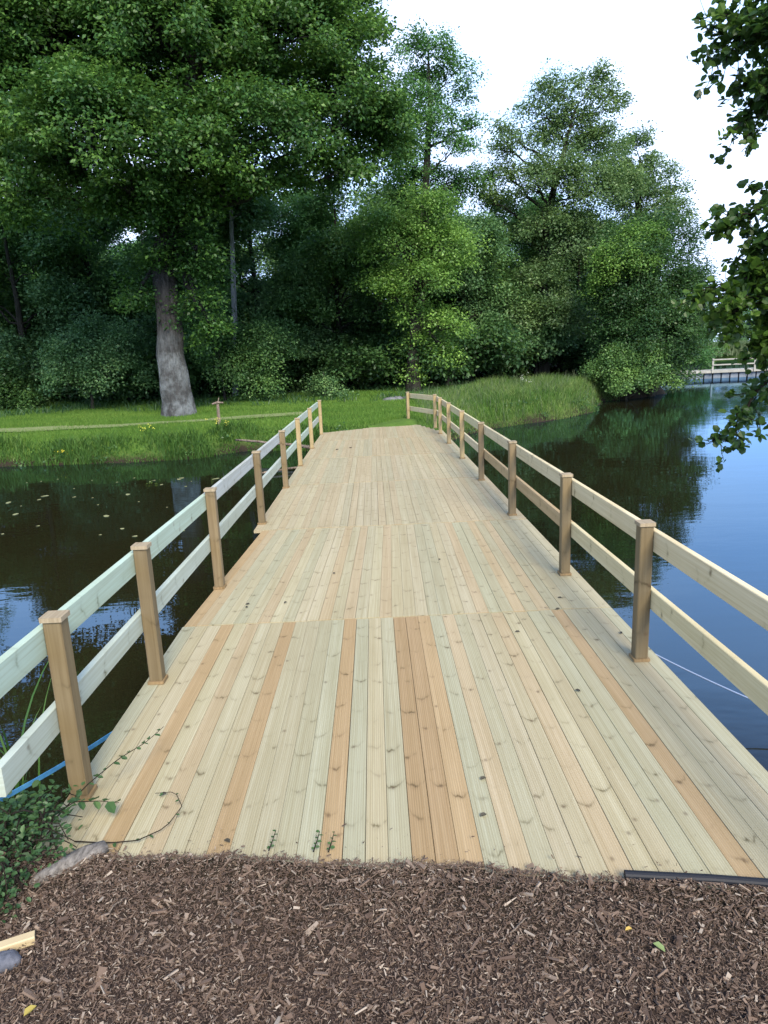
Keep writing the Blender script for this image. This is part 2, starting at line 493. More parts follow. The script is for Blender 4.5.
me.materials.append(g.m)
tag(link('ground', me), kind='structure')

wm = Mat('pond_water')
o = wm.obj()
n1 = wm.noise(wm.mapping(o, (0.55, 1.5, 1)), 1.4, 3, 0.5, 0.3)
n2 = wm.noise(wm.mapping(o, (2.2, 5.0, 1)), 2.5, 2, 0.5)
patchy = wm.ramp(wm.noise(o, 0.16, 2), [(0.42, 0.12), (0.62, 1.0)])
hgt = wm.math('ADD', n1, wm.math('MULTIPLY', wm.math('MULTIPLY', n2, patchy), 0.3))
wm.base((0.016, 0.015, 0.006), 0.02, 0.5)
wm.set(wm.p.inputs['Specular IOR Level'], 0.0)
nb = wm.bump(hgt, 0.055, 0.06)
gl = wm.N('ShaderNodeBsdfGlossy', {'Color': (0.45, 0.73, 1.0, 1), 'Roughness': 0.015, 'Normal': nb})  # blue of the sky put into the reflection colour
fr = wm.N('ShaderNodeFresnel', {'IOR': 1.62, 'Normal': nb})
wmx = wm.N('ShaderNodeMixShader', {0: fr.outputs[0]})
wm.t.links.new(wm.p.outputs[0], wmx.inputs[1]); wm.t.links.new(gl.outputs[0], wmx.inputs[2])
wm.t.links.new(wmx.outputs[0], wm.out.inputs[0])
w = MB(); w.add([(-600, -50, WATER), (600, -50, WATER), (600, 600, WATER), (-600, 600, WATER)], [(0, 1, 2, 3)])
tag(w.build('water', wm.m), kind='structure')

# gravel path on the far bank
pm = Mat('gravel_path')
pm.base(pm.ramp(pm.noise(pm.obj(), 25, 5, 0.7), [(0.3, (0.10, 0.15, 0.04)), (0.7, (0.21, 0.235, 0.10))]), 0.95)
def strip(name, pts, width, mat):
    pts = np.asarray(pts, float)
    t = np.linspace(0, 1, len(pts)); tt = np.linspace(0, 1, 70)
    px, py = np.interp(tt, t, pts[:, 0]), np.interp(tt, t, pts[:, 1])
    tan = nrm(np.stack([np.gradient(px), np.gradient(py)], -1))
    rows = []
    for k in np.linspace(-1, 1, 5):
        wv = width * 0.5 * k * (1 + 0.25 * np.sin(tt * 40 + k * 2))
        X, Y = px - tan[:, 1] * wv, py + tan[:, 0] * wv
        rows.append(np.stack([X, Y, height(X, Y) + 0.03], -1))
    V = np.stack(rows, 1)
    b = MB()
    f = [(i * 5 + k, (i + 1) * 5 + k, (i + 1) * 5 + k + 1, i * 5 + k + 1) for i in range(69) for k in range(4)]
    b.add(V.reshape(-1, 3), f)
    return tag(b.build(name, mat, smooth=True), kind='structure')
strip('path', [(-30, 19.4), (-18, 18.6), (-10, 18.2), (-5, 18.3), (-2, 19.2)], 0.8, pm.m)

# ------------------------------------------------------------------ the footbridge
bridge = tag(empty('wooden_footbridge', (0, 1.5, 0)), 'new pale timber footbridge with plank deck and two-rail post fences across the pond', 'footbridge')
def bpart(mb, name, mat, parent=bridge, smooth=False):
    o = mb.build(name, mat, None, smooth)
    o.parent = parent
    o.matrix_parent_inverse = Matrix.Translation(-Vector(parent.matrix_world.translation if parent is not bridge else (0, 1.5, 0)))
    return o

PALE = [(0.50, 0.46, 0.345), (0.52, 0.475, 0.35), (0.48, 0.455, 0.345), (0.54, 0.485, 0.37), (0.475, 0.465, 0.36), (0.51, 0.455, 0.33)]
PINK = [(0.53, 0.435, 0.31), (0.51, 0.415, 0.29)]
ORANGE = [(0.48, 0.345, 0.21), (0.50, 0.365, 0.225), (0.46, 0.325, 0.195)]
BW, K0, KN = 0.0765, -17, 17
LINES = [1.55, 4.03, 6.43, 8.83, 11.23, 13.63, 16.03]
def end_y(x):
    return np.interp(x, [-1.3, -1.2, -0.37, 0.3, 0.725, 0.85, 1.32, 1.45], [15.1, 15.2, 15.7, 16.3, 16.9, 16.75, 14.75, 14.6])
left_edge = [(-1.235, -1.315), (-1.262, -1.15), (-1.235, -1.235), (-1.235, -1.235), (-1.225, -1.22), (-1.215, -1.21), (-1.2, -1.2)]
rng = random.Random(3)
orange_first = {-14, -9, -4, 0, 1, 2, 13}
for pi in range(6 + 1):
    b = MB()
    y0 = LINES[pi] + (0.010 if pi < 2 else 0.024)
    nb = KN - K0 + 1
    xl0, xl1 = left_edge[pi]
    for k in range(K0, KN + 1):
        fr = (k - K0) / nb
        x_r = 0.055 + BW * (KN + 1)
        def bx(frac, xl): return xl + (x_r - xl) * frac
        xa0, xb0, xa1, xb1 = bx(fr, xl0), bx(fr + 1 / nb, xl0), bx(fr, xl1), bx(fr + 1 / nb, xl1)
        if pi == 0:     # the near panel's boards keep their measured places; the outer left ones fan out a little
            xa0, xb0 = 0.055 + BW * k, 0.055 + BW * (k + 1)
            xa1, xb1 = xa0, xb0
            if k < -12:
                q = (-12 - k) / 5; xa1 -= 0.022 * q; xb1 -= 0.022 * (q - 0.2)
        ye = end_y((xa1 + xb1) / 2) + rng.uniform(-0.03, 0.03)
        y1 = (LINES[pi + 1] if pi < 6 else 99) - 0.002 + rng.uniform(-0.004, 0.001)
        y1 = min(y1, ye)
        y0b = y0
        if pi == 0: y0b = float(mulch_edge((xa0 + xb0) / 2)) - 0.06
        if y1 - y0 < 0.1: continue
        r = rng.random()
        if pi == 0: col = rng.choice(ORANGE) if k in orange_first else (rng.choice(PINK) if k in (4, -12, 8) else rng.choice(PALE))
        elif pi == 1: col = rng.choice(ORANGE[:2]) if k in (-17,) else (rng.choice(PINK) if r < 0.33 else rng.choice(PALE))
        else: col = tuple(0.5 * (a_ + b_) for a_, b_ in zip(rng.choice(PINK if r < 0.42 else PALE), (0.525, 0.465, 0.355)))
        s = rng.uniform(0.95, 1.05) * (1.04 if pi > 0 else 1.0)
        col = tuple(min(0.62, c_ * s * q_) for c_, q_ in zip(col, (0.85, 0.85, 0.775)))
        gp, ch, th = rng.choice([0.0003, 0.0004, 0.0005, 0.0012]), 0.0016, 0.028
        zt = rng.uniform(-0.0016, 0.0016)
        prof = lambda xa, xb: [(xa + gp, zt - th, 0), (xb - gp, zt - th, 1), (xb - gp, zt - ch, 1), (xb - gp - ch, zt, .97), (xa + gp + ch, zt, .03), (xa + gp, zt - ch, 0)]
        p0, p1 = prof(xa0, xb0), prof(xa1, xb1)
        n = 6
        v = [(x, y0b, z) for x, z, _ in p0] + [(x, y1, z) for x, z, _ in p1]
        f = [(i, n + i, n + (i + 1) % n, (i + 1) % n) for i in range(n)] + [tuple(range(n)), tuple(range(2 * n - 1, n - 1, -1))]
        b.add(v, f, uu=np.array([u for *_, u in p0] * 2), vv=np.array([y0b] * n + [y1] * n), bid=np.full(12, rng.random()), tint=np.tile(col, (12, 1)))
    bpart(b, 'deck_panel', M['deck'])

# bearers and piles under the deck
for x in (-1.12, 0.05, 1.24):
    b = MB(); b.box(x - 0.04, x + 0.04, 1.7, 14.9, -0.19, -0.033); bpart(b, 'bearer', M['bearer'])
for y in (4.03, 6.43, 8.83, 11.23, 13.63):
    b = MB(); b.box(-1.16, 1.28, y - 0.05, y + 0.05, -0.33, -0.193); bpart(b, 'cross_beam', M['bearer'])
    for x in (-1.05, 1.15):
        b = MB(); b.sweep([(x, y, -2.0), (x, y, -0.333)], 0.07, 10); bpart(b, 'pile', M['bearer'])

def plank(b, p0, p1, zlo, zhi, thick, col, out):
    """a rail board on edge from p0 to p1 (x, y), zlo..zhi, thickness towards 'out'"""
    p0, p1 = np.array(p0, float), np.array(p1, float)
    t = nrm(p1 - p0); nr = np.array([t[1], -t[0]])
    if nr @ out < 0: nr = -nr
    L = np.linalg.norm(p1 - p0)
    c = 0.003
    prof = [(c, 0), (thick - c, 0), (thick, c), (thick, 1 - c), (thick - c, 1), (c, 1), (0, 1 - c), (0, c)]
    H = zhi - zlo
    v, uu, vv = [], [], []
    seg = np.linspace(0, 1, 7)
    bow = rng.uniform(-0.004, 0.004)
    for s_ in seg:
        for (d, h) in prof:
            hh = h * H if h in (0, 1) else (c if h == c else H - c)
            q = p0 + (p1 - p0) * s_ + nr * d
            v.append((q[0], q[1], zlo + hh + bow * math.sin(math.pi * s_)))
            uu.append(hh / H); vv.append(s_ * L)
    n = len(prof)
    f = []
    flip = (t[0] * nr[1] - t[1] * nr[0]) > 0
    for i in range(len(seg) - 1):
        for k in range(n):
            q = (i * n + k, i * n + (k + 1) % n, (i + 1) * n + (k + 1) % n, (i + 1) * n + k)
            f.append(q if flip else q[::-1])
    f += [tuple(range(n)), tuple(range((len(seg) - 1) * n, len(seg) * n))]
    b.add(v, f, uu=np.array(uu), vv=np.array(vv), bid=np.full(len(v), rng.random()), tint=np.tile(col, (len(v), 1)))

def post_box(b, x, y, z0, z1, hw, col, c=0.004, rot=0.0, flat=False):
    prof = [(-hw + c, -hw), (hw - c, -hw), (hw, -hw + c), (hw, hw - c), (hw - c, hw), (-hw + c, hw), (-hw, hw - c), (-hw, -hw + c)]
    cr, sr = math.cos(rot), math.sin(rot)
    pr = [(x + cr * u - sr * w_, y + sr * u + cr * w_) for u, w_ in prof]
    n = 8
    v = [(px, py, z0) for px, py in pr] + [(px, py, z1) for px, py in pr]
    f = [(i, (i + 1) % n, n + (i + 1) % n, n + i) for i in range(n)] + [tuple(range(n))[::-1], tuple(range(n, 2 * n))]
    uu = np.array([(0.5 + u / (2 * hw) * 0.5 + w_ / (2 * hw) * 0.5) for u, w_ in prof] * 2)
    vvv = np.array([0.0] * n + [z1 - z0] * n)
    if flat: uu, vvv = np.array([0.5 + u / (2 * hw) for u, _ in prof] * 2), np.array([w_ for _, w_ in prof] * 2)
    b.add(v, f, uu=uu, vv=vvv, bid=np.full(16, rng.random()), tint=np.tile(col, (16, 1)))

HW = 0.033
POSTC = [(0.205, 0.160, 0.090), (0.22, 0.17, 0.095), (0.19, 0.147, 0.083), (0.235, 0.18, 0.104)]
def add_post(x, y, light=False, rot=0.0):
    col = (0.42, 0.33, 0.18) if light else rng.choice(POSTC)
    rot += rng.uniform(-0.035, 0.035)
    b = MB(); post_box(b, x, y, 0.018, 0.722 + rng.uniform(-0.001, 0.001), HW, col, rot=rot)
    p = bpart(b, 'post', M['post'])
    for nm, z0, z1, hw, cc in (('post_cap', 0.724, 0.742, HW + 0.007, (0.40, 0.33, 0.23)), ('base_block', 0.002, 0.017, HW + 0.009, (0.30, 0.21, 0.11))):
        b = MB(); post_box(b, x, y, z0, z1, hw, cc, 0.003, rot, True)
        o = b.build(nm, M['post'])
        o.parent = p
        o.matrix_parent_inverse = Matrix.Identity(4)
LP = [2.34, 3.286, 4.764, 6.724, 8.67, 10.488, 12.545, 14.90]
RP = [1.25, 3.287, 4.716, 6.625, 8.602, 10.518, 12.403, 14.013, 15.2]
XL, XR = -1.193, 1.324
LW = (0.46, 0.55, 0.51); RW = (0.67, 0.59, 0.39)  # cool skylight on the left rails, warm light on the right put into colours
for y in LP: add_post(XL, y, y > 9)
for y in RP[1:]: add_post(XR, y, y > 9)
add_post(0.80, 16.73, True, rot=0.3)
TOPZ, LOWZ = (0.592, 0.702), (0.285, 0.390)
for zr in (TOPZ, LOWZ):
    cuts = [1.80 if zr is TOPZ else 1.93, 4.764, 8.67, 12.545, 14.94]
    for i in range(4):
        b = MB(); plank(b, (XL - HW - 0.001, cuts[i] + 0.002), (XL - HW - 0.001, cuts[i + 1] - 0.002), *zr, 0.03, tuple(c_ * rng.uniform(.95, 1.05) for c_ in LW), np.array([-1, 0]))
        bpart(b, 'rail', M['rail'])
    cuts = [1.15, 4.716, 8.602, 12.403, 15.24]
    for i in range(4):
        col = (0.50, 0.36, 0.20) if (zr is LOWZ and i == 1) else RW
        b = MB(); plank(b, (XR + HW + 0.001, cuts[i] + 0.002), (XR + HW + 0.001, cuts[i + 1] - 0.002), *zr, 0.03, tuple(c_ * rng.uniform(.95, 1.05) for c_ in col), np.array([1, 0]))
        bpart(b, 'rail', M['rail'])
    t = nrm(np.array([0.80 - XR, 16.73 - 15.2])); nr = np.array([t[1], -t[0]])
    q0, q1 = np.array([XR, 15.2]) + nr * 0.05 + t * 0.06, np.array([0.80, 16.73]) + nr * 0.05 + t * 0.04
    b = MB(); plank(b, q0, q1, *zr, 0.03, RW, nr); bpart(b, 'rail', M['rail'])

# ------------------------------------------------------------------ foliage generators
def leaf_quads(c, along, up, size, width=0.62, fold=0.14):
    along = nrm(along)
    side = nrm(np.cross(along, up))
    n = np.cross(side, along)
    s = size[:, None]
    return np.stack([c, c + along * s * 0.45 + side * s * width * 0.5 + n * s * fold, c + along * s, c + along * s * 0.45 - side * s * width * 0.5 + n * s * fold], 1)

def broad_leaves(c, along, up, size, width=0.8, fold=0.1):
    """rounder leaf of two halves, for leaves close enough to see"""
    along = nrm(along); side = nrm(np.cross(along, up)); n = np.cross(side, along)
    s = size[:, None]
    tip = c + along * s * 0.98 - n * s * 0.08
    out = []
    for sg in (1, -1):
        a_ = c + along * s * 0.28 + sg * side * s * width * 0.46 + n * s * fold
        b_ = c + along * s * 0.72 + sg * side * s * width * 0.40 + n * s * fold * 0.7
        f = np.stack([c, a_, b_, tip] if sg < 0 else [c, tip, b_, a_], 1)
        out.append(f)
    return np.concatenate(out)

def clump_leaves(r, centres, outs, radii, per, size, flat=0.5, droop=0.15, upb=0.7):
    n = len(centres)
    N = n * per
    C = np.repeat(centres, per, 0); O = np.repeat(outs, per, 0); RR = np.repeat(radii, per)
    off = r.normal(size=(N, 3)) * 0.55
    off *= (np.minimum(1, 1.15 / (np.linalg.norm(off, axis=1) + 1e-6)))[:, None]
    off[:, 2] *= flat
    off[:, 2] -= droop * (off[:, 0] ** 2 + off[:, 1] ** 2) - droop * 0.3
    P = C + off * RR[:, None]
    up = nrm(np.array([0, 0, upb]) + 0.35 * O + r.normal(size=(N, 3)) * 0.5)
    al = nrm(off * np.array([1, 1, 0.5]) + O * 0.3 + r.normal(size=(N, 3)) * 0.6 + np.array([0, 0, -0.25]))
    al = nrm(al - up * np.sum(al * up, 1, keepdims=True) + 1e-4)
    sz = size * r.uniform(0.65, 1.25, N)
    tone = np.clip(np.repeat(r.normal(0.5, 0.17, n), per) + r.normal(0, 0.16, N), 0, 1)
    return leaf_quads(P, al, up, sz), tone

def crown_points(r, lobes, density, cr):
    """clump centres on and in a set of ellipsoidal lobes, leaving gaps between them"""
    cs, os_, rs, li = [], [], [], []
    for k, (c, rd) in enumerate(lobes):
        rd = np.broadcast_to(np.asarray(rd, float), (3,))
        n = max(4, int(density * (rd[0] * rd[1] * rd[2]) ** (2 / 3) / cr ** 2))
        d = nrm(r.normal(size=(n, 3)))
        d[:, 2] = np.where(d[:, 2] < -0.5, -d[:, 2], d[:, 2])
        f = r.uniform(0.3, 1.0, n) ** 0.45 * r.uniform(0.85, 1.12, n)
        cs.append(np.asarray(c) + d * rd * f[:, None]); os_.append(d); rs.append(cr * r.uniform(0.6, 1.3, n)); li.append(np.full(n, k))
    return map(np.concatenate, (cs, os_, rs, li))

def bez(p0, p1, sag, n, r, wob):
    t = np.linspace(0, 1, n)[:, None]
    p = np.asarray(p0) * (1 - t) + np.asarray(p1) * t
    p[:, 2] += (sag * 4 * t * (1 - t))[:, 0]
    L = np.linalg.norm(np.asarray(p1) - np.asarray(p0))
    w_ = r.normal(size=(n, 3)) * wob * L
    w_[0] = w_[-1] = 0
    return p + w_

def make_tree(name, seed, trunk, tr, lobes, leafm, barkm, density=9, cr=0.7, per=60, size=0.15, limbs=0.35, flat=0.75, root=None, seg=10, limb_from=0.4, limb_r=0.32, twig=True):
    """trunk: list of points (world); lobes: [(centre, radii)]; returns the Empty at the base with trunk and crown"""
    r = np.random.default_rng(seed)
    trunk = np.asarray(trunk, float)
    base = trunk[0].copy()
    root = empty(name, base)
    T = trunk - base
    lob = [(np.asarray(c, float) - base, rd) for c, rd in lobes]
    tt = np.linspace(0, 1, len(T)); ts = np.linspace(0, 1, max(10, len(T) * 3))
    P = np.stack([np.interp(ts, tt, T[:, k]) for k in range(3)], 1)
    P[1:-1] += r.normal(size=(len(P) - 2, 3)) * tr[0] * 0.08
    rr = np.interp(ts, np.linspace(0, 1, len(tr)), tr)
    rr = rr * (1 + 0.28 * np.exp(-ts * len(ts) * 0.9))
    b = MB()
    P2 = np.vstack([P[0] - np.array([0, 0, 0.4]), P]); rr2 = np.concatenate([[rr[0] * 1.1], rr])
    b.sweep(P2, rr2, seg, jitter=0.035)
    C, O, RD, LI = crown_points(r, lob, density, cr)
    for k, (c, rd) in enumerate(lob):
        h = np.clip(limb_from + (1 - limb_from) * r.uniform(0, 0.9), 0, 0.98)
        zi = np.argmin(np.abs(P[:, 2] - min(P[-1, 2] * 0.98, max(P[-1, 2] * limb_from, c[2] - 0.55 * np.linalg.norm(c[:2] - P[-1, :2])))))
        p0 = P[zi]
        r0 = max(0.02, rr[zi] * (limb_r + 0.2 * r.random()))
        lp = bez(p0, c, 0.12 * np.linalg.norm(c - p0) * r.uniform(0.1, 1), 8, r, 0.025)
        b.sweep(lp, np.linspace(r0, max(0.012, r0 * 0.35), 8), 6, jitter=0.03)
        if twig:
            mine = np.where(LI == k)[0]
            for q in mine[: max(3, int(len(mine) * limbs))]:
                s = lp[r.integers(3, 8)]
                sp = bez(s, C[q], 0.05, 5, r, 0.03)
                b.sweep(sp, np.linspace(max(0.012, r0 * 0.3), 0.008, 5), 4, cap=False)
    b.build('trunk', barkm, root, True)
    V, tone = clump_leaves(r, C, O, RD, per, size, flat)
    link('crown', quads('crown', V, leafm, tone), root)
    return root

def lob(px, py, Y, rp, dz=1.0, dy=1.0):
    """a crown lobe seen at pixel (px, py), rp pixels in radius, Y metres away"""
    rm = rp * Y / F_PX
    return (at(px, py, Y), (rm, rm * dy, rm * dz))

def ground_at(px, Y):
    x = at(px, 400, Y)[0]
    return np.array([x, Y, float(height(np.array([x]), np.array([Y]))[0])])

# ------------------------------------------------------------------ the trees one can tell apart
Y = 20.6
tag(make_tree('oak_tree', 11, [ground_at(178, Y), at(173, 370, Y), at(166, 300, Y), at(166, 250, Y), at(178, 190, Y), at(190, 120, Y), at(195, 30, Y), at(200, -80, Y)],
    [0.42, 0.42, 0.34, 0.31, 0.29, 0.24, 0.17, 0.1],
    [lob(60, 70, 21, 95, 0.8), lob(170, 50, 20, 95, 0.8), lob(285, 55, 21, 78, 0.8), lob(335, 110, 21, 62, 0.8), lob(330, 25, 22, 48, .9), lob(265, 135, 19.5, 62, 0.7), lob(95, 150, 18.6, 85, 0.75), lob(15, 175, 20, 80, .7),
     lob(185, 150, 19, 66, .8), lob(378, 150, 22, 40, .8), lob(388, 125, 21, 27), lob(340, 170, 21, 38, .55), lob(45, 205, 19, 42, .6), lob(125, 188, 18.6, 36, .6), lob(200, -60, 21, 120, .8), lob(60, -50, 21, 110, .8), lob(315, -50, 22, 70, .9), lob(-70, 90, 21, 110, .9), lob(-70, -30, 22, 110, .9),
     lob(190, 80, 25.0, 85, .7), lob(60, 100, 25, 80, .7), lob(150, -150, 21, 110, .8), lob(275, -130, 21, 80, .8), lob(20, -140, 21, 90, .8),
     lob(188, 212, 19.5, 28, .8), lob(160, 222, 19.6, 22, .8), lob(225, 195, 19.6, 26, .6), lob(285, 182, 20.2, 26, .5), lob(255, 180, 19.4, 24, .6), lob(120, 215, 19.4, 24, .6), lob(196, 250, 19.9, 18), lob(196, 310, 20.4, 15, 1.2), lob(202, 275, 20.4, 20), lob(140, 295, 20.7, 18), lob(208, 335, 20.6, 16), lob(158, 262, 19.9, 15)],
    M['oak_leaf'], M['oak_bark'], density=6.6, cr=0.52, per=185, size=0.115, limbs=0.25, flat=0.6, limb_from=0.40, seg=14, limb_r=0.3),
    'huge spreading oak with a pale thick trunk standing on the left bank', 'tree')

tag(make_tree('tall_slender_tree', 12, [ground_at(415, 30), at(420, 300, 30), at(425, 200, 30), at(430, 110, 30), at(428, 50, 30)], [0.26, 0.22, 0.17, 0.10, 0.03],
    [lob(412, 52, 30, 17), lob(436, 48, 30, 16, .8), lob(450, 82, 30, 22, .8), lob(418, 95, 30.5, 26), lob(462, 100, 30, 10, .7), lob(430, 130, 30, 28, .8), lob(458, 150, 30, 18, .7), lob(400, 165, 30, 26), lob(462, 185, 31, 20, .7), lob(476, 125, 30.5, 12, .7), lob(482, 178, 31, 15, .7), lob(430, 195, 31, 32, .8)],
    M['ash_leaf'], M['bark'], density=5.4, cr=0.45, per=130, size=0.105, limb_from=0.3, limbs=0.4),
    'tall slim airy tree rising above the wood just right of the oak crown', 'tree')

tag(make_tree('forked_tree', 13, [ground_at(543, 31), at(541, 330, 31), at(544, 260, 31), at(548, 215, 31), at(560, 165, 31), at(575, 110, 31)], [0.24, 0.22, 0.20, 0.17, 0.11, 0.04],
    [lob(590, 90, 31, 18), lob(598, 76, 31, 9), lob(556, 92, 31, 20, .8), lob(610, 108, 31, 16, .8), lob(532, 112, 31, 15, .7), lob(515, 142, 31, 17, .7), lob(560, 138, 32, 30, .8), lob(600, 150, 31, 28, .8), lob(538, 185, 30.5, 30, .7), lob(590, 195, 30.5, 38, .8), lob(498, 128, 31, 9, .6), lob(505, 175, 31, 16, .8), lob(500, 150, 31, 12, .8), lob(495, 205, 31, 18, .8), lob(575, 250, 31, 42, .8), lob(525, 240, 31, 24, .8), lob(618, 190, 31, 22, .8), lob(540, 290, 30, 30, .8), lob(560, 325, 29.5, 30, .8), lob(520, 320, 30, 24, .8), lob(545, 230, 30, 26, .7), lob(555, 170, 30, 24, .8), lob(572, 120, 31, 20, .8)],
    M['hazy_leaf'], M['bark'], density=5.2, cr=0.48, per=135, size=0.11, limb_from=0.35, limb_r=0.3, limbs=0.4),
    'tall broad tree with a dark forked trunk showing through thin leaves, behind the grassy point', 'tree')

tag(make_tree('bluish_tree', 14, [ground_at(640, 35), at(638, 250, 35), at(640, 160, 35)], [0.3, 0.25, 0.06],
    [lob(636, 148, 35, 14), lob(655, 172, 35, 20, .8), lob(625, 185, 35, 26, .8), lob(676, 188, 35, 11, .7), lob(645, 215, 35, 36, .8), lob(612, 158, 35, 16), lob(672, 212, 35, 16, .8)],
    M['hazy_leaf'], M['bark'], density=4.8, cr=0.45, per=130, size=0.12),
    'hazy blue-green tree top rising behind the big dark waterside bush', 'tree')

tag(make_tree('ivy_clad_tree', 15, [ground_at(414, 25), at(414, 340, 25), at(418, 280, 25), at(425, 215, 25)], [0.24, 0.22, 0.18, 0.06],
    [lob(425, 222, 25, 30), lob(395, 245, 25, 38, .8), lob(445, 255, 25, 34, .8), lob(375, 230, 25.5, 28, .7), lob(420, 285, 24.6, 34, .8), lob(380, 290, 24.6, 24, .5), lob(414, 320, 25, 18, 1.3, 1.0), lob(412, 352, 25, 14, 1.6, 1.0), lob(441, 330, 24.8, 24, .9), lob(448, 362, 24.8, 18, .9), lob(414, 380, 25, 12)],
    M['lime_leaf'], M['bark'], density=6.0, cr=0.45, per=120, size=0.10, limb_from=0.45),
    'lighter green tree with an ivy covered trunk straight behind the far right rail end', 'tree')

tag(make_tree('waterside_bush', 16, [ground_at(648, 27.8), at(648, 330, 27.8), at(645, 250, 27.8)], [0.22, 0.2, 0.06],
    [lob(640, 240, 27.8, 26, .8), lob(620, 255, 27.5, 28, .8), lob(668, 245, 27.8, 30, .9), lob(683, 280, 27.8, 22, 1.0), lob(640, 285, 27.0, 44), lob(675, 310, 27.2, 34), lob(610, 300, 27.4, 30), lob(650, 335, 26.8, 46, .8), lob(690, 325, 27.4, 18, .9), lob(625, 345, 27, 36), lob(678, 355, 27.2, 22, .8), lob(668, 378, 27.0, 22, .6), lob(640, 372, 26.8, 24, .7), lob(690, 290, 27.4, 18)],
    M['dark_leaf'], M['bark'], density=7, cr=0.48, per=150, size=0.10, limb_from=0.15),
    'big dense dark green bush leaning over the water on the right', 'bush')

tag(make_tree('light_bush', 18, [ground_at(628, 27.0), at(630, 320, 27.0), at(632, 250, 27.0)], [0.08, 0.06, 0.02],
    [lob(634, 240, 26.6, 16, .8), lob(615, 262, 26.3, 20, .8), lob(650, 236, 26.8, 12, .8), lob(638, 262, 26.1, 18, .8), lob(602, 285, 26.3, 14, .8)],
    M['lime_leaf'], M['bark'], density=6.5, cr=0.36, per=110, size=0.09, limb_from=0.5),
    'bright light green bush top growing up in front of the big dark waterside bush', 'bush')

tag(make_tree('low_bush', 17, [ground_at(626, 26.2), at(626, 378, 26.2)], [0.08, 0.03],
    [lob(615, 368, 26, 22, .8), lob(645, 366, 26, 24, .8), lob(632, 358, 26.3, 20, .8), lob(600, 372, 26.2, 14, .8), lob(660, 380, 26, 14, .7), lob(630, 384, 25.8, 24, .6)],
    M['wood_leaf'], M['bark'], density=8, cr=0.33, per=110, size=0.08, limb_from=0.1),
    'low mid green bush at the waterline in front of the big dark bush', 'bush')

# shrubs under the wood, left to right
for i, (nm, label, px, Yd, lobes_) in enumerate([
    ('shrub', 'rounded dark shrub at the far left edge behind the grass bank', 18, 25, [(10, 398, 25, 22, .8), (30, 405, 24.6, 16, .7), (-15, 400, 25, 22, .8)]),
    ('shrub', 'pale green leafy shrub just left of the oak trunk', 92, 23.5, [(85, 360, 23.5, 30), (110, 375, 23.2, 32, .8), (70, 385, 23.2, 24, .8), (125, 350, 23.6, 24), (95, 335, 24, 22, .8), (60, 365, 23.8, 18)]),
    ('shrub', 'bushy shrub growing close on the right side of the oak trunk', 225, 24, [(215, 345, 24, 30), (240, 370, 23.8, 30, .8), (265, 350, 24.2, 28), (205, 310, 24.2, 22), (262, 388, 23.6, 22, .7)]),
    ('shrub', 'low rounded dark shrub behind the left rail end', 325, 24.5, [(322, 390, 24.5, 18, .8), (340, 396, 24.3, 12, .7)])]):
    tag(make_tree(nm, 30 + i, [ground_at(px, Yd), ground_at(px, Yd) + np.array([0, 0, 0.9])], [0.06, 0.02], [lob(*l) for l in lobes_],
        (M['wood_leaf'], M['blue_leaf'], M['wood_leaf'], M['blue_leaf'])[i], M['bark'], density=6.5, cr=0.4, per=120, size=0.09, limb_from=0.1), label, 'shrub')

# ------------------------------------------------------------------ the wood behind
def wood_kind(seed, H, W, leafm, size=0.145):
    r = np.random.default_rng(seed)
    L = []
    for k in range(15):
        z = H * (0.16 + 0.76 * r.random())
        fr = 1.15 - 0.75 * abs(z / H - 0.4)
        a_ = r.uniform(0, 2 * math.pi); d = W * 0.5 * fr * math.sqrt(r.random())
        L.append((np.array([math.cos(a_) * d, math.sin(a_) * d, z]), np.array([1, 1, 0.8]) * W * r.uniform(0.17, 0.28)))
    L.append((np.array([0, 0, H * 0.93]), np.array([1, 1, 1.0]) * W * 0.17))
    return make_tree('woodland_tree', seed, [(0, 0, 0), (0.1, 0.1, H * 0.45), (0, 0, H * 0.9)], [0.15, 0.12, 0.04], L, leafm, M['bark'], density=5.2, cr=0.6, per=150, size=size, limbs=0.15, limb_from=0.2)
kinds = [wood_kind(51, 8.6, 5.4, M['wood_leaf']), wood_kind(52, 9.0, 6.0, M['wood_leaf']), wood_kind(53, 8.2, 5.0, M['blue_leaf']), wood_kind(54, 9.4, 6.4, M['ash_leaf'])]
GW = 'trees of the dark wood behind the far bank'
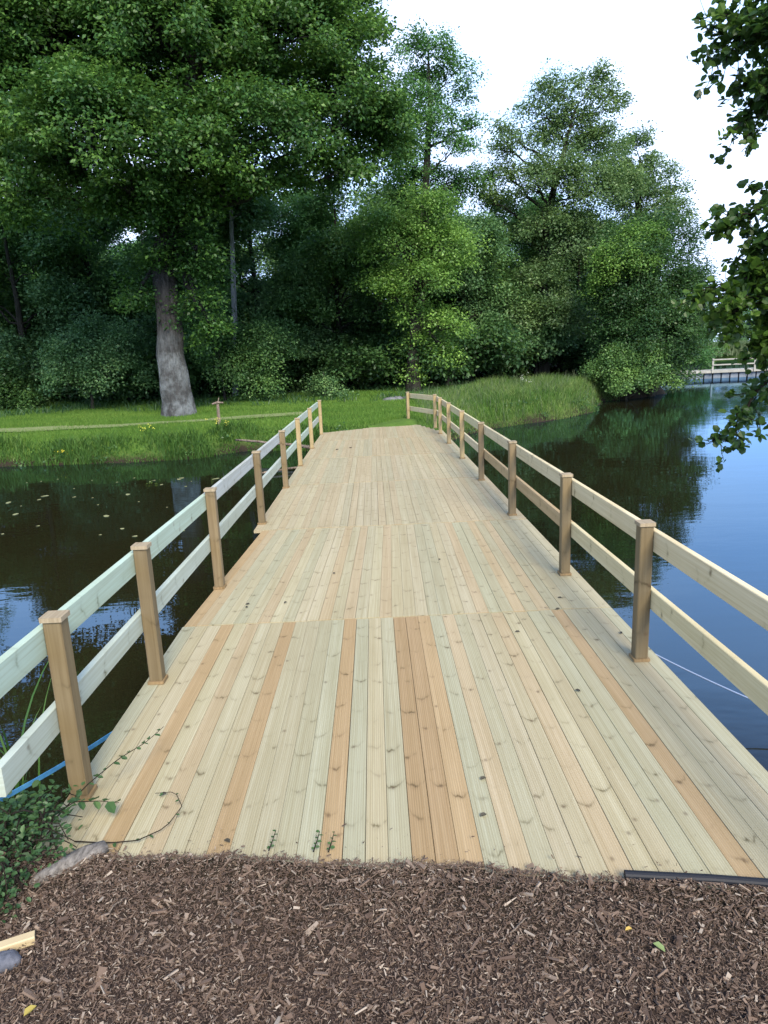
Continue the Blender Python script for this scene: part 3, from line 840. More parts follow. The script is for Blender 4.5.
spots = [  # x pixel, distance, kind, scale, label
    (-60, 30, 1, 0.95, 'dark leafy woodland tree at the far left of the wood'), (30, 29, 0, 0.90, 'dark woodland tree behind the rounded left edge shrub'), (105, 31, 2, 0.95, 'bluish woodland tree behind the pale green shrub beside the oak'),
    (205, 30, 0, 0.98, 'dark woodland tree right behind the oak trunk'), (262, 28.5, 2, 0.92, 'bluish green woodland tree between the oak trunk and the left rail end'), (310, 31, 3, 0.82, 'paler woodland tree above the left rail end, behind the first row'),
    (345, 29, 1, 0.86, 'dark woodland tree straight behind the far end of the deck'), (385, 32, 0, 0.95, 'woodland tree just left of the ivy clad trunk, deep in shade'), (470, 30, 2, 0.78, 'bluish woodland tree between the ivy clad tree and the forked trunk'),
    (505, 33, 1, 0.85, 'dark woodland tree left of the forked trunk, set back'), (575, 32.5, 0, 0.80, 'dark woodland tree right of the forked trunk'), (610, 35, 2, 0.8, 'bluish woodland tree close behind the waterside bush'),
    (-150, 33, 3, 1.5, None), (-230, 31, 0, 1.5, None), (-310, 30, 1, 1.5, None), (-400, 29, 3, 1.5, None), (-500, 28, 0, 1.5, None), (-620, 27, 1, 1.4, None), (70, 36, 3, 1.0, None), (160, 36, 1, 1.0, None), (240, 37, 0, 1.0, None), (330, 37, 1, 0.95, None), (430, 37, 2, 0.95, None), (540, 38, 3, 0.9, None)]  # left trees out of view, enlarged and added to darken the pond reflection
wr = random.Random(5)
used = set()
for i, (px, Yd, k, sc, lb) in enumerate(spots):
    o = kinds[k] if k not in used else copy_tree(kinds[k])
    used.add(k)
    o.location = Vector(ground_at(px, Yd))
    o.rotation_euler.z = wr.uniform(0, 6.28)
    o.scale = (sc * wr.uniform(0.95, 1.1),) * 2 + (sc,)
    tag(o, lb or 'back row woodland tree between the front trees, or one added out of view left', 'tree', GW)

def bush_kind(seed, leafm):
    r = np.random.default_rng(seed)
    L = [(np.array([r.normal() * 0.8, r.normal() * 0.6, r.uniform(0.4, 1.5)]), np.array([1, 1, 0.8]) * r.uniform(0.6, 1.0)) for _ in range(7)]
    return make_tree('understorey_bush', seed, [(0, 0, 0), (0, 0, 1.0)], [0.06, 0.02], L, leafm, M['bark'], density=6, cr=0.42, per=120, size=0.11, limbs=0.1, limb_from=0.1)
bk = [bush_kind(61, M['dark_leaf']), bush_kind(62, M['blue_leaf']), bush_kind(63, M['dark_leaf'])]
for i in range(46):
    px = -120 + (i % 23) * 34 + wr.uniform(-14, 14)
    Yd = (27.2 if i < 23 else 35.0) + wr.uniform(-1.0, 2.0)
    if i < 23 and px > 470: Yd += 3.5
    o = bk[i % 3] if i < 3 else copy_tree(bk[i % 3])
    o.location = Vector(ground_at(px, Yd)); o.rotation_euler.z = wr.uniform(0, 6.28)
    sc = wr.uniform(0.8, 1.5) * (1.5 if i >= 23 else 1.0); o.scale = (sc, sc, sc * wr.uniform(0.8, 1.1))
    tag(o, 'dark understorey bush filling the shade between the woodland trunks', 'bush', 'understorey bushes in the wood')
for i in range(16):
    px = -220 + i * 56 + wr.uniform(-15, 15)
    if px > 640: continue
    o = copy_tree(kinds[i % 4]); o.location = Vector(ground_at(px, 43 + wr.uniform(-2, 3))); o.rotation_euler.z = wr.uniform(0, 6.28)
    o.scale = (1.2, 1.2, 0.85)
    tag(o, 'back row woodland tree between the front trees, or one added out of view left', 'tree', GW)

# bare trunks standing in the wood
for i, (px0, py0, px1, py1, Yd, r0, mt, lb) in enumerate([
    (236, 400, 230, 195, 26.5, 0.11, 'pale_bark', 'slim pale birch trunk standing right of the oak in the wood')]):
    p0 = ground_at(px0, Yd); p1 = at(px1, py1, Yd)
    L = [(p1 + np.array([0, .3, 0.4]), 0.9), (p1 + np.array([0.5, .5, -0.5]), 0.7), (p1 + np.array([-0.6, .5, 0.1]), 0.7)]
    if i == 1: L = [(p1 + np.array([0, .4, 0.5]), 0.8), (p1 + np.array([0.4, .6, 1.0]), 0.8)]
    tag(make_tree('pale_trunked_tree', 70 + i, [p0, p0 * .5 + p1 * .5 + np.array([.05, 0, 0]), p1], [r0, r0 * .9, r0 * .6], L, M['wood_leaf'], M[mt], density=6, cr=0.4, per=50, size=0.15), lb, 'tree')

# far shore: reeds and trees across the pond
FT = 'trees on the far shore across the pond'
far_spots = [(675, 92, 1, 0.85), (700, 96, 0, 0.9), (728, 90, 2, 0.8), (752, 95, 3, 1.05), (785, 92, 1, 1.0), (820, 95, 2, 1.0), (860, 98, 0, 1.1), (905, 96, 3, 1.05), (960, 98, 1, 1.1), (1030, 100, 2, 1.1), (650, 100, 3, 0.95)]
for px, Yd, k, sc in far_spots:
    o = copy_tree(kinds[k])
    x = at(px, 350, Yd)[0]
    o.location = (x, Yd, 0.2); o.rotation_euler.z = wr.uniform(0, 6.28); o.scale = (sc * 1.1, sc * 1.1, sc * 0.85)
    tag(o, 'small distant tree in the hazy row on the far shore beyond the reeds', 'tree', FT)

# ------------------------------------------------------------------ grass and reeds
def blades(r, X, Y_, H, Wd, bend=0.35, z=None):
    n = len(X)
    Z = height(X, Y_) - 0.01 if z is None else z
    base = np.stack([X, Y_, Z], 1)
    a_ = r.uniform(0, 2 * math.pi, n)
    side = np.stack([np.cos(a_), np.sin(a_), np.zeros(n)], 1) * (Wd * 0.5)[:, None]
    lean = np.stack([r.normal(size=n), r.normal(size=n), np.zeros(n)], 1) * (bend * H)[:, None] * 0.6
    up = np.array([0, 0, 1.0]) * H[:, None]
    mid = base + up * 0.55 + lean * 0.3
    tip = base + up * (1 - 0.15 * r.random(n))[:, None] + lean
    q1 = np.stack([base - side, base + side, mid + side * 0.8, mid - side * 0.8], 1)
    q2 = np.stack([mid - side * 0.8, mid + side * 0.8, tip + side * 0.1, tip - side * 0.1], 1)
    return np.concatenate([q1, q2])

PATH = np.array([(-30, 19.4), (-18, 18.6), (-10, 18.2), (-5, 18.3), (-2, 19.2)], float)
def path_dist(X, Y_):
    p = np.stack([X, Y_], -1); best = np.full(X.shape, 1e9)
    for a_, b_ in zip(PATH[:-1], PATH[1:]):
        ab = b_ - a_; t = np.clip(((p - a_) @ ab) / (ab @ ab), 0, 1)
        best = np.minimum(best, np.linalg.norm(p - a_ - t[:, None] * ab, axis=1))
    return best
def scatter(r, n, x0, x1, y0, y1, dmin, dmax, clear=True):
    X, Yv = r.uniform(x0, x1, n), r.uniform(y0, y1, n)
    d = pond_dist(X, Yv)
    k = (d > dmin) & (d < dmax)
    if clear: k &= ~((X > -1.35) & (X < 1.5) & (Yv < end_y(np.clip(X, -1.3, 1.4)) + 0.05))
    k &= path_dist(X, Yv) > 0.42 * r.random(n) ** 0.8
    return X[k], Yv[k]
r = np.random.default_rng(21)
X, Yv = scatter(r, 330000, -20, 9, 14, 27, 0.28, 40)
clumpy = wavy(X * 1.3, Yv * 1.3)
H = 0.045 + 0.045 * r.random(len(X)) + 0.04 * np.clip(clumpy, 0, 1)
tn = np.clip(r.normal(0.55, 0.2, len(X)) + 0.16 * wavy(X * 0.7, Yv * 1.6) - 0.22 * (pond_dist(X, Yv) < 0.6), 0, 1)
tag(link('lawn_grass', quads('lawn_grass', blades(r, X, Yv, H, np.full(len(X), 0.012)), M['grass'], np.tile(tn, 2))),
    'short bright green grass covering the far bank', 'grass', kind='stuff')
X, Yv = scatter(r, 95000, 1.2, 9.5, 15.5, 27, 0.05, 4.5)
keep = (r.random(len(X)) < 0.35 + 0.5 * (X > 3))
X, Yv = X[keep], Yv[keep]
H = (0.12 + 0.24 * r.random(len(X)) ** 1.8 + 0.13 * wavy(X * 1.9, Yv * 1.5)) * np.clip((pond_dist(X, Yv)) / 0.5, 0.4, 1)
tn = np.clip(r.normal(0.55, 0.22, len(X)) + 0.3 * wavy(X * 2, Yv * 1.5), 0, 1)
tag(link('tall_grass', quads('tall_grass', blades(r, X, Yv, H, np.full(len(X), 0.015), 0.7), M['tall_grass'], np.tile(tn, 2))),
    'tall rough grass and weeds on the point right of the bridge end', 'grass', kind='stuff')
# pale seed stalks standing out of it
X, Yv = scatter(r, 2600, 1.2, 9.5, 15.5, 26, 0.1, 4.0)
H = 0.30 + 0.30 * r.random(len(X))
tag(link('seed_stalks', quads('seed_stalks', blades(r, X, Yv, H, np.full(len(X), 0.012), 0.35), M['reed'], np.tile(np.clip(r.normal(0.8, 0.2, len(X)), 0, 1), 2))),
    'thin pale seed stalks standing out of the rough grass of the right point', 'grass', kind='stuff')
# leafy plants crowding the waterline
X, Yv = scatter(r, 5200, -20, 9.5, 14, 27, 0.02, 0.55)
keep = (wavy(X * 1.4 + 2, Yv * 1.1) + 0.6 * wavy(X * 4, Yv * 4)) > 0.15
X, Yv = X[keep], Yv[keep]
C = np.stack([X, Yv, height(X, Yv) + 0.05 + 0.14 * r.random(len(X))], 1)
V, tn = clump_leaves(r, C, nrm(np.array([0, -0.5, 0.8]) + r.normal(size=C.shape) * 0.3), np.full(len(C), 0.13), 16, 0.065)
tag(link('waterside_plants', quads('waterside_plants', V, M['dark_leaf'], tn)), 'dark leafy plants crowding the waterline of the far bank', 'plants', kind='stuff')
X, Yv = scatter(r, 60000, -20, 1, 14, 17.5, 0.0, 0.75)
H = (0.06 + 0.32 * r.random(len(X)) * np.clip(0.4 + wavy(X * 1.6, Yv * 2), 0, 1))
tn = np.clip(r.normal(0.22, 0.2, len(X)) + 0.25 * wavy(X * 2.3 + 1, Yv * 2), 0, 1)
tag(link('bank_weeds', quads('bank_weeds', blades(r, X, Yv, H, np.full(len(X), 0.024), 0.6), M['tall_grass'], np.tile(tn, 2))),
    'dark weeds hanging over the edge of the left bank', 'weeds', kind='stuff')
X, Yv = scatter(r, 16000, -20, 8, 21.5, 28, 1.0, 40)
keep = wavy(X * 0.9, Yv * 0.8) + 0.5 * wavy(X * 3, Yv * 3) > 0.0
X, Yv = X[keep], Yv[keep]
H = 0.06 + 0.26 * r.random(len(X)) ** 1.6
tn = np.clip(r.normal(0.3, 0.2, len(X)), 0, 1)
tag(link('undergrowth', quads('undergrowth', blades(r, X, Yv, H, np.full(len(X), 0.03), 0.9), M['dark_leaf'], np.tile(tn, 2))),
    'dark undergrowth along the foot of the wood', 'undergrowth', kind='stuff')
X, Yv = scatter(r, 160000, 20, 85, 55, 93, 0.3, 12, False)
H = 0.45 + 0.4 * r.random(len(X))
tn = np.clip(r.normal(0.5, 0.2, len(X)), 0, 1)
tag(link('reed_bed', quads('reed_bed', blades(r, X, Yv, H, np.full(len(X), 0.14), 0.15), M['reed'], np.tile(tn, 2))),
    'pale green reed bed along the far shore behind the distant jetty', 'reeds', kind='stuff')

# ------------------------------------------------------------------ the distant floating jetty
JY = 40.0
pa, pb = at(655, 377, JY), at(880, 371, JY)
jt = tag(empty('floating_jetty', ((pa[0] + pb[0]) / 2, JY, WATER)), 'distant low floating jetty with white rail and row of dark floats on the pond', 'jetty')
m = Mat('weathered_white_boards'); m.base(m.ramp(m.noise(m.obj(), 3, 4), [(0.3, (0.26, 0.26, 0.235)), (0.7, (0.38, 0.375, 0.34))]), 0.7); M['jetty'] = m.m
m = Mat('dark_float_plastic'); m.base(m.ramp(m.noise(m.obj(), 2, 2), [(0.3, (0.10, 0.12, 0.15)), (0.7, (0.19, 0.22, 0.26))]), 0.5); M['float'] = m.m
jl = (pb[0] - pa[0]) / 2 + 1.5
b = MB(); b.box(-jl, jl, -0.7, 0.7, 0.36, 0.46, 0.01); b.build('deck', M['jetty'], jt)
b = MB(); b.box(-jl, jl, -0.75, -0.703, 0.31, 0.44, 0.005); b.build('fascia', M['jetty'], jt)
k = -jl + 0.1
while k < jl - 0.4:
    b = MB(); b.box(k, k + 0.42, -0.6, 0.6, -0.15, 0.30, 0.05); b.build('float', M['float'], jt)
    k += 0.5
for x in np.arange(-jl + 4.45, jl, 2.4):
    b = MB(); b.box(x - 0.05, x + 0.05, -0.80, -0.755, 0.30, 1.12, 0.008); b.build('rail_post', M['jetty'], jt)
for y_, z_ in ((-0.84, 1.05), (-0.84, 0.76)):
    b = MB(); b.box(-jl + 4.4, jl - .2, y_, y_ + 0.036, z_ - 0.035, z_ + 0.035); b.build('handrail', M['jetty'], jt)

# ------------------------------------------------------------------ overhanging alder on the right
def twiggy(r, pts, r0, nside, length, leaf, per, spread=0.35, up_dir=(0, 0, 1), level=1):
    """one drooping branch: main stem, side twigs, leaves along them; all in world space"""
    b = MB()
    pts = np.asarray(pts, float)
    t = np.linspace(0, 1, len(pts)); ts = np.linspace(0, 1, 18)
    P = np.stack([np.interp(ts, t, pts[:, k]) for k in range(3)], 1)
    P[1:-1] += r.normal(size=(16, 3)) * 0.012
    b.sweep(P, np.linspace(r0, 0.003, 18), 6)
    C, A = [], []
    stems = [P[8:]]
    for q in range(nside):
        i = int(np.clip(r.uniform(0.22, 1.0) * 17, 3, 17))
        d = nrm(P[i] - P[i - 1]) * 0.6 + nrm(r.normal(size=3)) * 0.75 + np.array([0, 0, -0.18])
        e = P[i] + nrm(d) * length * r.uniform(0.5, 1.15)
        s = bez(P[i], e, -0.02, 7, r, 0.03)
        b.sweep(s, np.linspace(0.004, 0.0015, 7), 4, cap=False)
        stems.append(s)
        for _ in range(2):
            j = r.integers(2, 6)
            e2 = s[j] + nrm(nrm(s[j] - s[j - 1]) + r.normal(size=3) * 0.6) * length * 0.4
            s2 = bez(s[j], e2, -0.01, 5, r, 0.03)
            b.sweep(s2, np.linspace(0.0025, 0.0012, 5), 3, cap=False)
            stems.append(s2)
    for s in stems:
        k = max(4, int(per * np.linalg.norm(s[-1] - s[0]) / 0.1))
        u = r.uniform(0.15, 1, k) * (len(s) - 1)
        i = np.minimum(u.astype(int), len(s) - 2)
        p = s[i] + (s[i + 1] - s[i]) * (u - i)[:, None]
        tg = nrm(s[i + 1] - s[i])
        C.append(p + r.normal(size=(k, 3)) * 0.012); A.append(tg * 0.5 + nrm(r.normal(size=(k, 3))) * 0.9)
    C, A = np.concatenate(C), np.concatenate(A)
    n = len(C)
    up = nrm(np.array([0, 0, 0.75]) + r.normal(size=(n, 3)) * 0.55)
    sz = leaf * r.uniform(0.55, 1.2, n)
    V = broad_leaves(C, A, up, sz, 0.86, 0.05)
    return b, V, np.tile(np.clip(r.normal(0.45, 0.22, n), 0, 1), 2)

r = np.random.default_rng(77)
tb = np.array([5.3, 1.5, 0.0])
alder = tag(empty('alder_tree', tb), 'alder tree outside the right edge whose leafy branches hang over the pond', 'tree')
b = MB(); tp = np.array([(0, 0, -0.4), (0, 0, 0), (0.05, 0.1, 1.5), (-0.1, 0.25, 3.2), (-0.15, 0.5, 5.0), (-0.1, 0.6, 7.0)])
b.sweep(tp, [0.24, 0.2, 0.16, 0.13, 0.1, 0.04], 12, jitter=0.03)
b.build('trunk', M['bark'], alder, True)
AY = 4.8
def apx(l): return [tb + np.array(l[0], float)] + [at(px, py, Yd) for px, py, Yd in l[1:]]
branches = [
    # dark leaves at the top right corner
    ([(-0.12, 0.4, 4.2), (850, -60, 4.4), (790, 0, 4.7), (745, 35, 4.8), (712, 42, 4.8)], 15, 0.34, 4),
    ([(-0.12, 0.4, 4.1), (840, 20, 4.4), (790, 75, 4.6), (755, 105, 4.7), (742, 128, 4.7)], 15, 0.26, 4.5),
    # middle pair against sky and bush
    ([(-0.1, 0.2, 3.0), (860, 130, 4.4), (800, 185, 4.7), (750, 215, 4.8), (715, 222, 4.8)], 17, 0.28, 4.5),
    ([(-0.1, 0.2, 2.9), (860, 190, 4.3), (800, 245, 4.6), (745, 280, 4.7), (705, 288, 4.7)], 22, 0.32, 5),
    ([(-0.12, 0.4, 4.3), (860, -110, 4.3), (810, -40, 4.5), (775, 15, 4.6), (748, 20, 4.7)], 22, 0.30, 5),
    ([(-0.12, 0.3, 4.0), (860, 40, 4.2), (815, 60, 4.5), (780, 60, 4.6), (752, 75, 4.7)], 20, 0.28, 5),
    ([(-0.1, 0.2, 3.1), (860, 150, 4.2), (810, 215, 4.5), (775, 240, 4.6), (745, 250, 4.7)], 22, 0.30, 5),
    ([(-0.1, 0.2, 2.8), (860, 200, 4.2), (810, 270, 4.5), (775, 295, 4.6), (735, 310, 4.7)], 22, 0.30, 5),
    ([(-0.1, 0.2, 2.7), (860, 230, 4.2), (810, 310, 4.5), (785, 330, 4.6), (760, 345, 4.7)], 16, 0.26, 4),
    # lower spray over the water
    ([(0.0, 0.1, 2.2), (850, 260, 4.3), (800, 320, 4.6), (768, 380, 4.8), (735, 420, 4.8), (712, 440, 4.8)], 18, 0.24, 3.2),
    ([(0.0, 0.1, 2.4), (850, 240, 4.4), (800, 290, 4.7), (772, 330, 4.8), (755, 360, 4.8)], 10, 0.22, 3)]
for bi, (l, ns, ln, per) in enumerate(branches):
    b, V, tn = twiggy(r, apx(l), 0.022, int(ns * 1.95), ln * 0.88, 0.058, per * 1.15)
    for i in range(len(b.v)): b.v[i] = b.v[i] - tb
    if bi in (3, 7, 8): tn = np.clip(tn + 0.3, 0, 1)       # sunlit brightness of the halfway sprays put into their leaf tone
    br = b.build('branch', M['twig'], alder, True)
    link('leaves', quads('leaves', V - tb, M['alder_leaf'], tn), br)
# the rest of its crown, above and to the right of the picture
V, tn = clump_leaves(r, np.array([(R.uniform(-0.7, 1.6), R.uniform(-1.2, 1.6), R.uniform(3.6, 7.2)) for _ in range(45)]), nrm(r.normal(size=(45, 3))), np.full(45, 0.5), 40, 0.09)
link('crown', quads('crown', V, M['alder_leaf'], tn), alder)

# ------------------------------------------------------------------ mulch and the near edge
m = Mat('bark_mulch')
t = m.attr('tone')
m.base(m.ramp(t, [(0.0, (0.040, 0.026, 0.019)), (0.35, (0.098, 0.065, 0.047)), (0.65, (0.165, 0.118, 0.088)), (0.85, (0.22, 0.168, 0.128)), (1.0, (0.32, 0.265, 0.21))]), 0.85, 0.25)
M['mulch'] = m.m
r = np.random.default_rng(5)
def chips(n, x0, x1, y0, y1, lmin, lmax):
    X, Yv = r.uniform(x0, x1, n), r.uniform(y0, y1, n)
    edge = mulch_edge(X) + np.abs(r.normal(0, 0.012, n)) * (r.random(n) < 0.6) + np.abs(r.normal(0, 0.09, n)) * (r.random(n) < 0.02)
    k = (Yv < edge) & ((np.abs(X) < 1.35) | (pond_dist(X, Yv) > 0.02))
    X, Yv = X[k], Yv[k]; edge = edge[k]
    n = len(X)
    z = height(X, Yv) + 0.004 + r.uniform(0, 0.012, n)
    z = np.where((Yv > mulch_edge(X) - 0.08) & (np.abs(X) < 1.42), np.maximum(z, 0.005 + r.uniform(0, 0.014, n)), z)
    L = lmin + (lmax - lmin) * r.random(n) ** 2.2
    W_ = L * r.uniform(0.14, 0.55, n)
    a_ = r.uniform(0, 2 * math.pi, n)
    al = np.stack([np.cos(a_), np.sin(a_), r.normal(0, 0.42, n)], 1)
    up = nrm(np.array([0, 0, 1.0]) + r.normal(size=(n, 3)) * 0.6)
    al = nrm(al); sd_ = nrm(np.cross(al, up)); nn = np.cross(sd_, al)
    c = np.stack([X, Yv, z], 1)
    T = W_ * r.uniform(0.12, 0.35, n)
    fs = []
    s1, s2 = r.uniform(0.3, 1.0, n), r.uniform(0.1, 0.9, n)
    P = lambda u, v, w_, sc: c + al * (L * u * 0.5)[:, None] + sd_ * (W_ * v * 0.5 * sc)[:, None] + nn * (T * w_)[:, None]
    t0, t1, t2, t3 = P(-1, -1, 1, s1), P(-1, 1, 1, s1), P(1, 1, 1, s2), P(1, -1, 1, s2)
    b0, b1, b2, b3 = P(-1, -1, 0, s1), P(-1, 1, 0, s1), P(1, 1, 0, s2), P(1, -1, 0, s2)
    fs = [np.stack(q, 1) for q in ((t0, t1, t2, t3), (b0, t0, t3, b3), (b1, b2, t2, t1), (b0, b1, t1, t0), (b3, t3, t2, b2))]
    tone = np.clip(r.gamma(3.2, 0.145, n) + 0.06 * wavy(X * 4, Yv * 5), 0, 1)
    return np.concatenate(fs), np.tile(tone, 5)
A1, T1 = chips(190000, -1.75, 1.9, 1.1, 2.1, 0.003, 0.016)
A2, T2 = chips(9000, -3, 3, -0.5, 1.15, 0.012, 0.045)
A3, T3 = chips(2000, -1.3, 1.5, 1.2, 1.95, 0.014, 0.045)
tag(link('bark_mulch', quads('bark_mulch', np.concatenate([A1, A2, A3]), M['mulch'], np.concatenate([T1, T2, np.clip(T3 + .1, 0, 1)]))),
    'dark brown bark chip mulch covering the near ground up to the deck', 'mulch', kind='stuff')

def gz(x, y): return float(height(np.array([x]), np.array([y]))[0])

m = Mat('black_plastic_pipe'); m.base((0.010, 0.012, 0.018), 0.6, 0.3); M['pipe'] = m.m
b = MB()
pp = [(0.70, 1.775, 0.022), (0.95, 1.742, 0.021), (1.2, 1.70, 0.02), (1.5, 1.665, 0.016), (1.8, 1.62, 0.02)]
b.sweep(pp, 0.0145, 14)
tag(b.build('drain_pipe', M['pipe'], smooth=False), 'black plastic pipe lying along the right end of the deck on the mulch', 'pipe')

# pale offcut and dark stone at the left edge
b = MB(); plank(b, (-1.235, 1.565), (-1.04, 1.652), 0.018, 0.045, 0.03, (0.55, 0.45, 0.28), np.array([0.4, -0.9]))
tag(b.build('timber_offcut', M['rail']), 'short pale sawn timber offcut lying on the mulch at the left edge', 'offcut')
def lump(name, c, rd, mat, seed, n=10, jit=0.12, parent=None):
    rr_ = np.random.default_rng(seed)
    b = MB(); v = []; f = []
    for i in range(n + 1):
        th = math.pi * i / n
        for k in range(2 * n):
            ph = math.pi * k / n
            v.append((math.sin(th) * math.cos(ph), math.sin(th) * math.sin(ph), math.cos(th)))
    v = np.array(v)
    k1 = rr_.normal(size=(6, 3)) * 2.2; ph_ = rr_.uniform(0, 6, 6)
    v = v * (1 + jit * np.sin(v @ k1.T + ph_).mean(1, keepdims=True) * 2)
    for i in range(n):
        for k in range(2 * n):
            k2 = (k + 1) % (2 * n)
            f.append((i * 2 * n + k, (i + 1) * 2 * n + k, (i + 1) * 2 * n + k2, i * 2 * n + k2))
    b.add(v * np.asarray(rd) + np.asarray(c), f)
    return b.build(name, mat, parent, True)
m = Mat('dark_stone'); m.base(m.ramp(m.noise(m.obj(), 60, 5), [(0.3, (0.05, 0.055, 0.07)), (0.7, (0.12, 0.125, 0.15))]), 0.8); m.bump(m.noise(m.obj(), 90, 4), 0.4, 0.004); M['stone'] = m.m
tag(lump('stone', (-1.075, 1.56, gz(-1.07, 1.56) + 0.012), (0.035, 0.03, 0.024), M['stone'], 3), 'small rounded dark grey stone beside the timber offcut', 'stone')

# weathered log under the brambles
m = Mat('weathered_log'); nn = m.noise(m.mapping(m.obj(), (30, 6, 30), rot=(0, 0, -0.6)), 2, 6, 0.7)
m.base(m.ramp(nn, [(0.3, (0.06, 0.055, 0.05)), (0.6, (0.24, 0.22, 0.20)), (0.85, (0.42, 0.40, 0.37))]), 0.95, 0.1); m.bump(nn, 0.8, 0.012); M['log'] = m.m
b = MB(); lp = bez((-1.16, 1.86, 0.005), (-0.98, 2.02, 0.02), 0.0, 9, R, 0.008)
b.sweep(lp, [0.02, 0.03, 0.034, 0.034, 0.036, 0.034, 0.032, 0.028, 0.02], 14, jitter=0.07)
tag(b.build('log', M['log'], smooth=True), 'short grey weathered log lying against the left corner of the deck', 'log')

# brambles over the log
def plant(name, seed, base, stems, leaf, per, mat, spread, label, cat):
    rr_ = np.random.default_rng(seed)
    root = empty(name, base)
    b = MB(); C, A = [], []
    for s in range(stems):
        a_ = rr_.uniform(0, 2 * math.pi); L = spread * rr_.uniform(0.5, 1.1)
        e = np.array([math.cos(a_) * L, math.sin(a_) * L, rr_.uniform(0.02, 0.16)])
        st = np.array([rr_.normal() * 0.08, rr_.normal() * 0.08, -0.02])
        p = bez(st, e, rr_.uniform(0.03, 0.14), 9, rr_, 0.02)
        b.sweep(p, np.linspace(0.004, 0.0015, 9), 5, cap=False)
        k = per
        u = rr_.uniform(0.1, 1, k) * 8; i = np.minimum(u.astype(int), 7)
        q = p[i] + (p[i + 1] - p[i]) * (u - i)[:, None]
        C.append(q + rr_.normal(size=(k, 3)) * 0.025); A.append(nrm(rr_.normal(size=(k, 3)) * np.array([1, 1, .4]) + nrm(e) * .4))
    b.build('stem', M['twig'], root, True)
    C, A = np.concatenate(C), np.concatenate(A); n = len(C)
    up = nrm(np.array([0, 0, 0.8]) + rr_.normal(size=(n, 3)) * 0.45)
    V = broad_leaves(C, A, up, leaf * rr_.uniform(0.5, 1.2, n), 0.68)
    link('foliage', quads('foliage', V, mat, np.tile(np.clip(rr_.normal(0.45, 0.2, n), 0, 1), 2)), root)
    return tag(root, label, cat)
plant('bramble', 1, (-1.30, 2.04, -0.03), 28, 0.026, 24, M['ivy_leaf'], 0.25, 'low tangle of dark brambles over the weathered log at the left edge', 'bramble')
plant('bramble', 2, (-1.24, 1.80, -0.03), 20, 0.020, 24, M['ivy_leaf'], 0.16, 'small leafed trailing weed on the mulch beside the log, left edge', 'weed')
plant('bramble', 4, (-1.50, 2.22, -0.12), 24, 0.035, 22, M['ivy_leaf'], 0.20, 'leafy weeds at the water edge below the nearest left post', 'weed')

def sprig(name, pts, leaf, n, seed, label, big=False):
    rr_ = np.random.default_rng(seed)
    pts = np.array(pts, float); base = pts[0].copy()
    root = empty(name, base)
    t = np.linspace(0, 1, len(pts)); ts = np.linspace(0, 1, 16)
    P = np.stack([np.interp(ts, t, pts[:, k] - base[k]) for k in range(3)], 1)
    b = MB(); b.sweep(P, np.linspace(0.0025, 0.001, 16), 5); b.build('stem', M['twig'], root, True)
    i = np.linspace(2, 14, n).astype(int)
    sgn = np.where(np.arange(n) % 2, 1, -1)[:, None]
    tg = nrm(P[i + 1] - P[i]); sd_ = nrm(np.cross(tg, np.array([0, 0, 1.0])))
    al = tg * 0.5 + sd_ * sgn + np.array([0, 0, -0.25])
    up = nrm(np.array([0, 0, 1.0]) + rr_.normal(size=(n, 3)) * 0.3)
    V = broad_leaves(P[i], al, up, leaf * rr_.uniform(0.6, 1.15, n), 0.66)
    link('leaves', quads('leaves', V, M['ivy_leaf'], np.tile(np.clip(rr_.normal(0.4, 0.2, n), 0, 1), 2)), root)
    return tag(root, label, 'sprig')
sprig('leafy_sprig', [(-1.22, 2.14, 0.03), (-1.13, 2.25, 0.10), (-1.06, 2.38, 0.12), (-0.98, 2.48, 0.13), (-0.93, 2.56, 0.15)], 0.028, 17, 5, 'upright leafy sprig reaching up past the nearest left post foot')
sprig('leafy_sprig', [(-1.24, 2.12, 0.05), (-1.14, 2.17, 0.09), (-1.06, 2.19, 0.075), (-1.00, 2.21, 0.05)], 0.050, 9, 6, 'sprig of broad heart shaped leaves drooping over the deck corner')
sprig('ivy_runner', [(-1.10, 2.05, 0.02), (-0.98, 2.04, 0.015), (-0.88, 2.04, 0.02), (-0.80, 2.10, 0.02), (-0.77, 2.2, 0.03), (-0.82, 2.29, 0.03), (-0.90, 2.3, 0.02)], 0.022, 9, 8, 'thin ivy runner with a curled tip lying on the deck boards')
for k, (x, y) in enumerate([(-0.42, 1.97), (-0.27, 1.955), (-0.22, 1.95)]):
    sprig('weed_seedling', [(x, y, 0.01), (x + .01, y + .02, 0.03), (x + .02, y + .05, 0.05)], 0.016, 7, 40 + k, ['left seedling weed at the mulch edge of the deck', 'tiny middle seedling weed at the mulch edge of the deck', 'right seedling weed beside the third orange board at the mulch edge'][k])

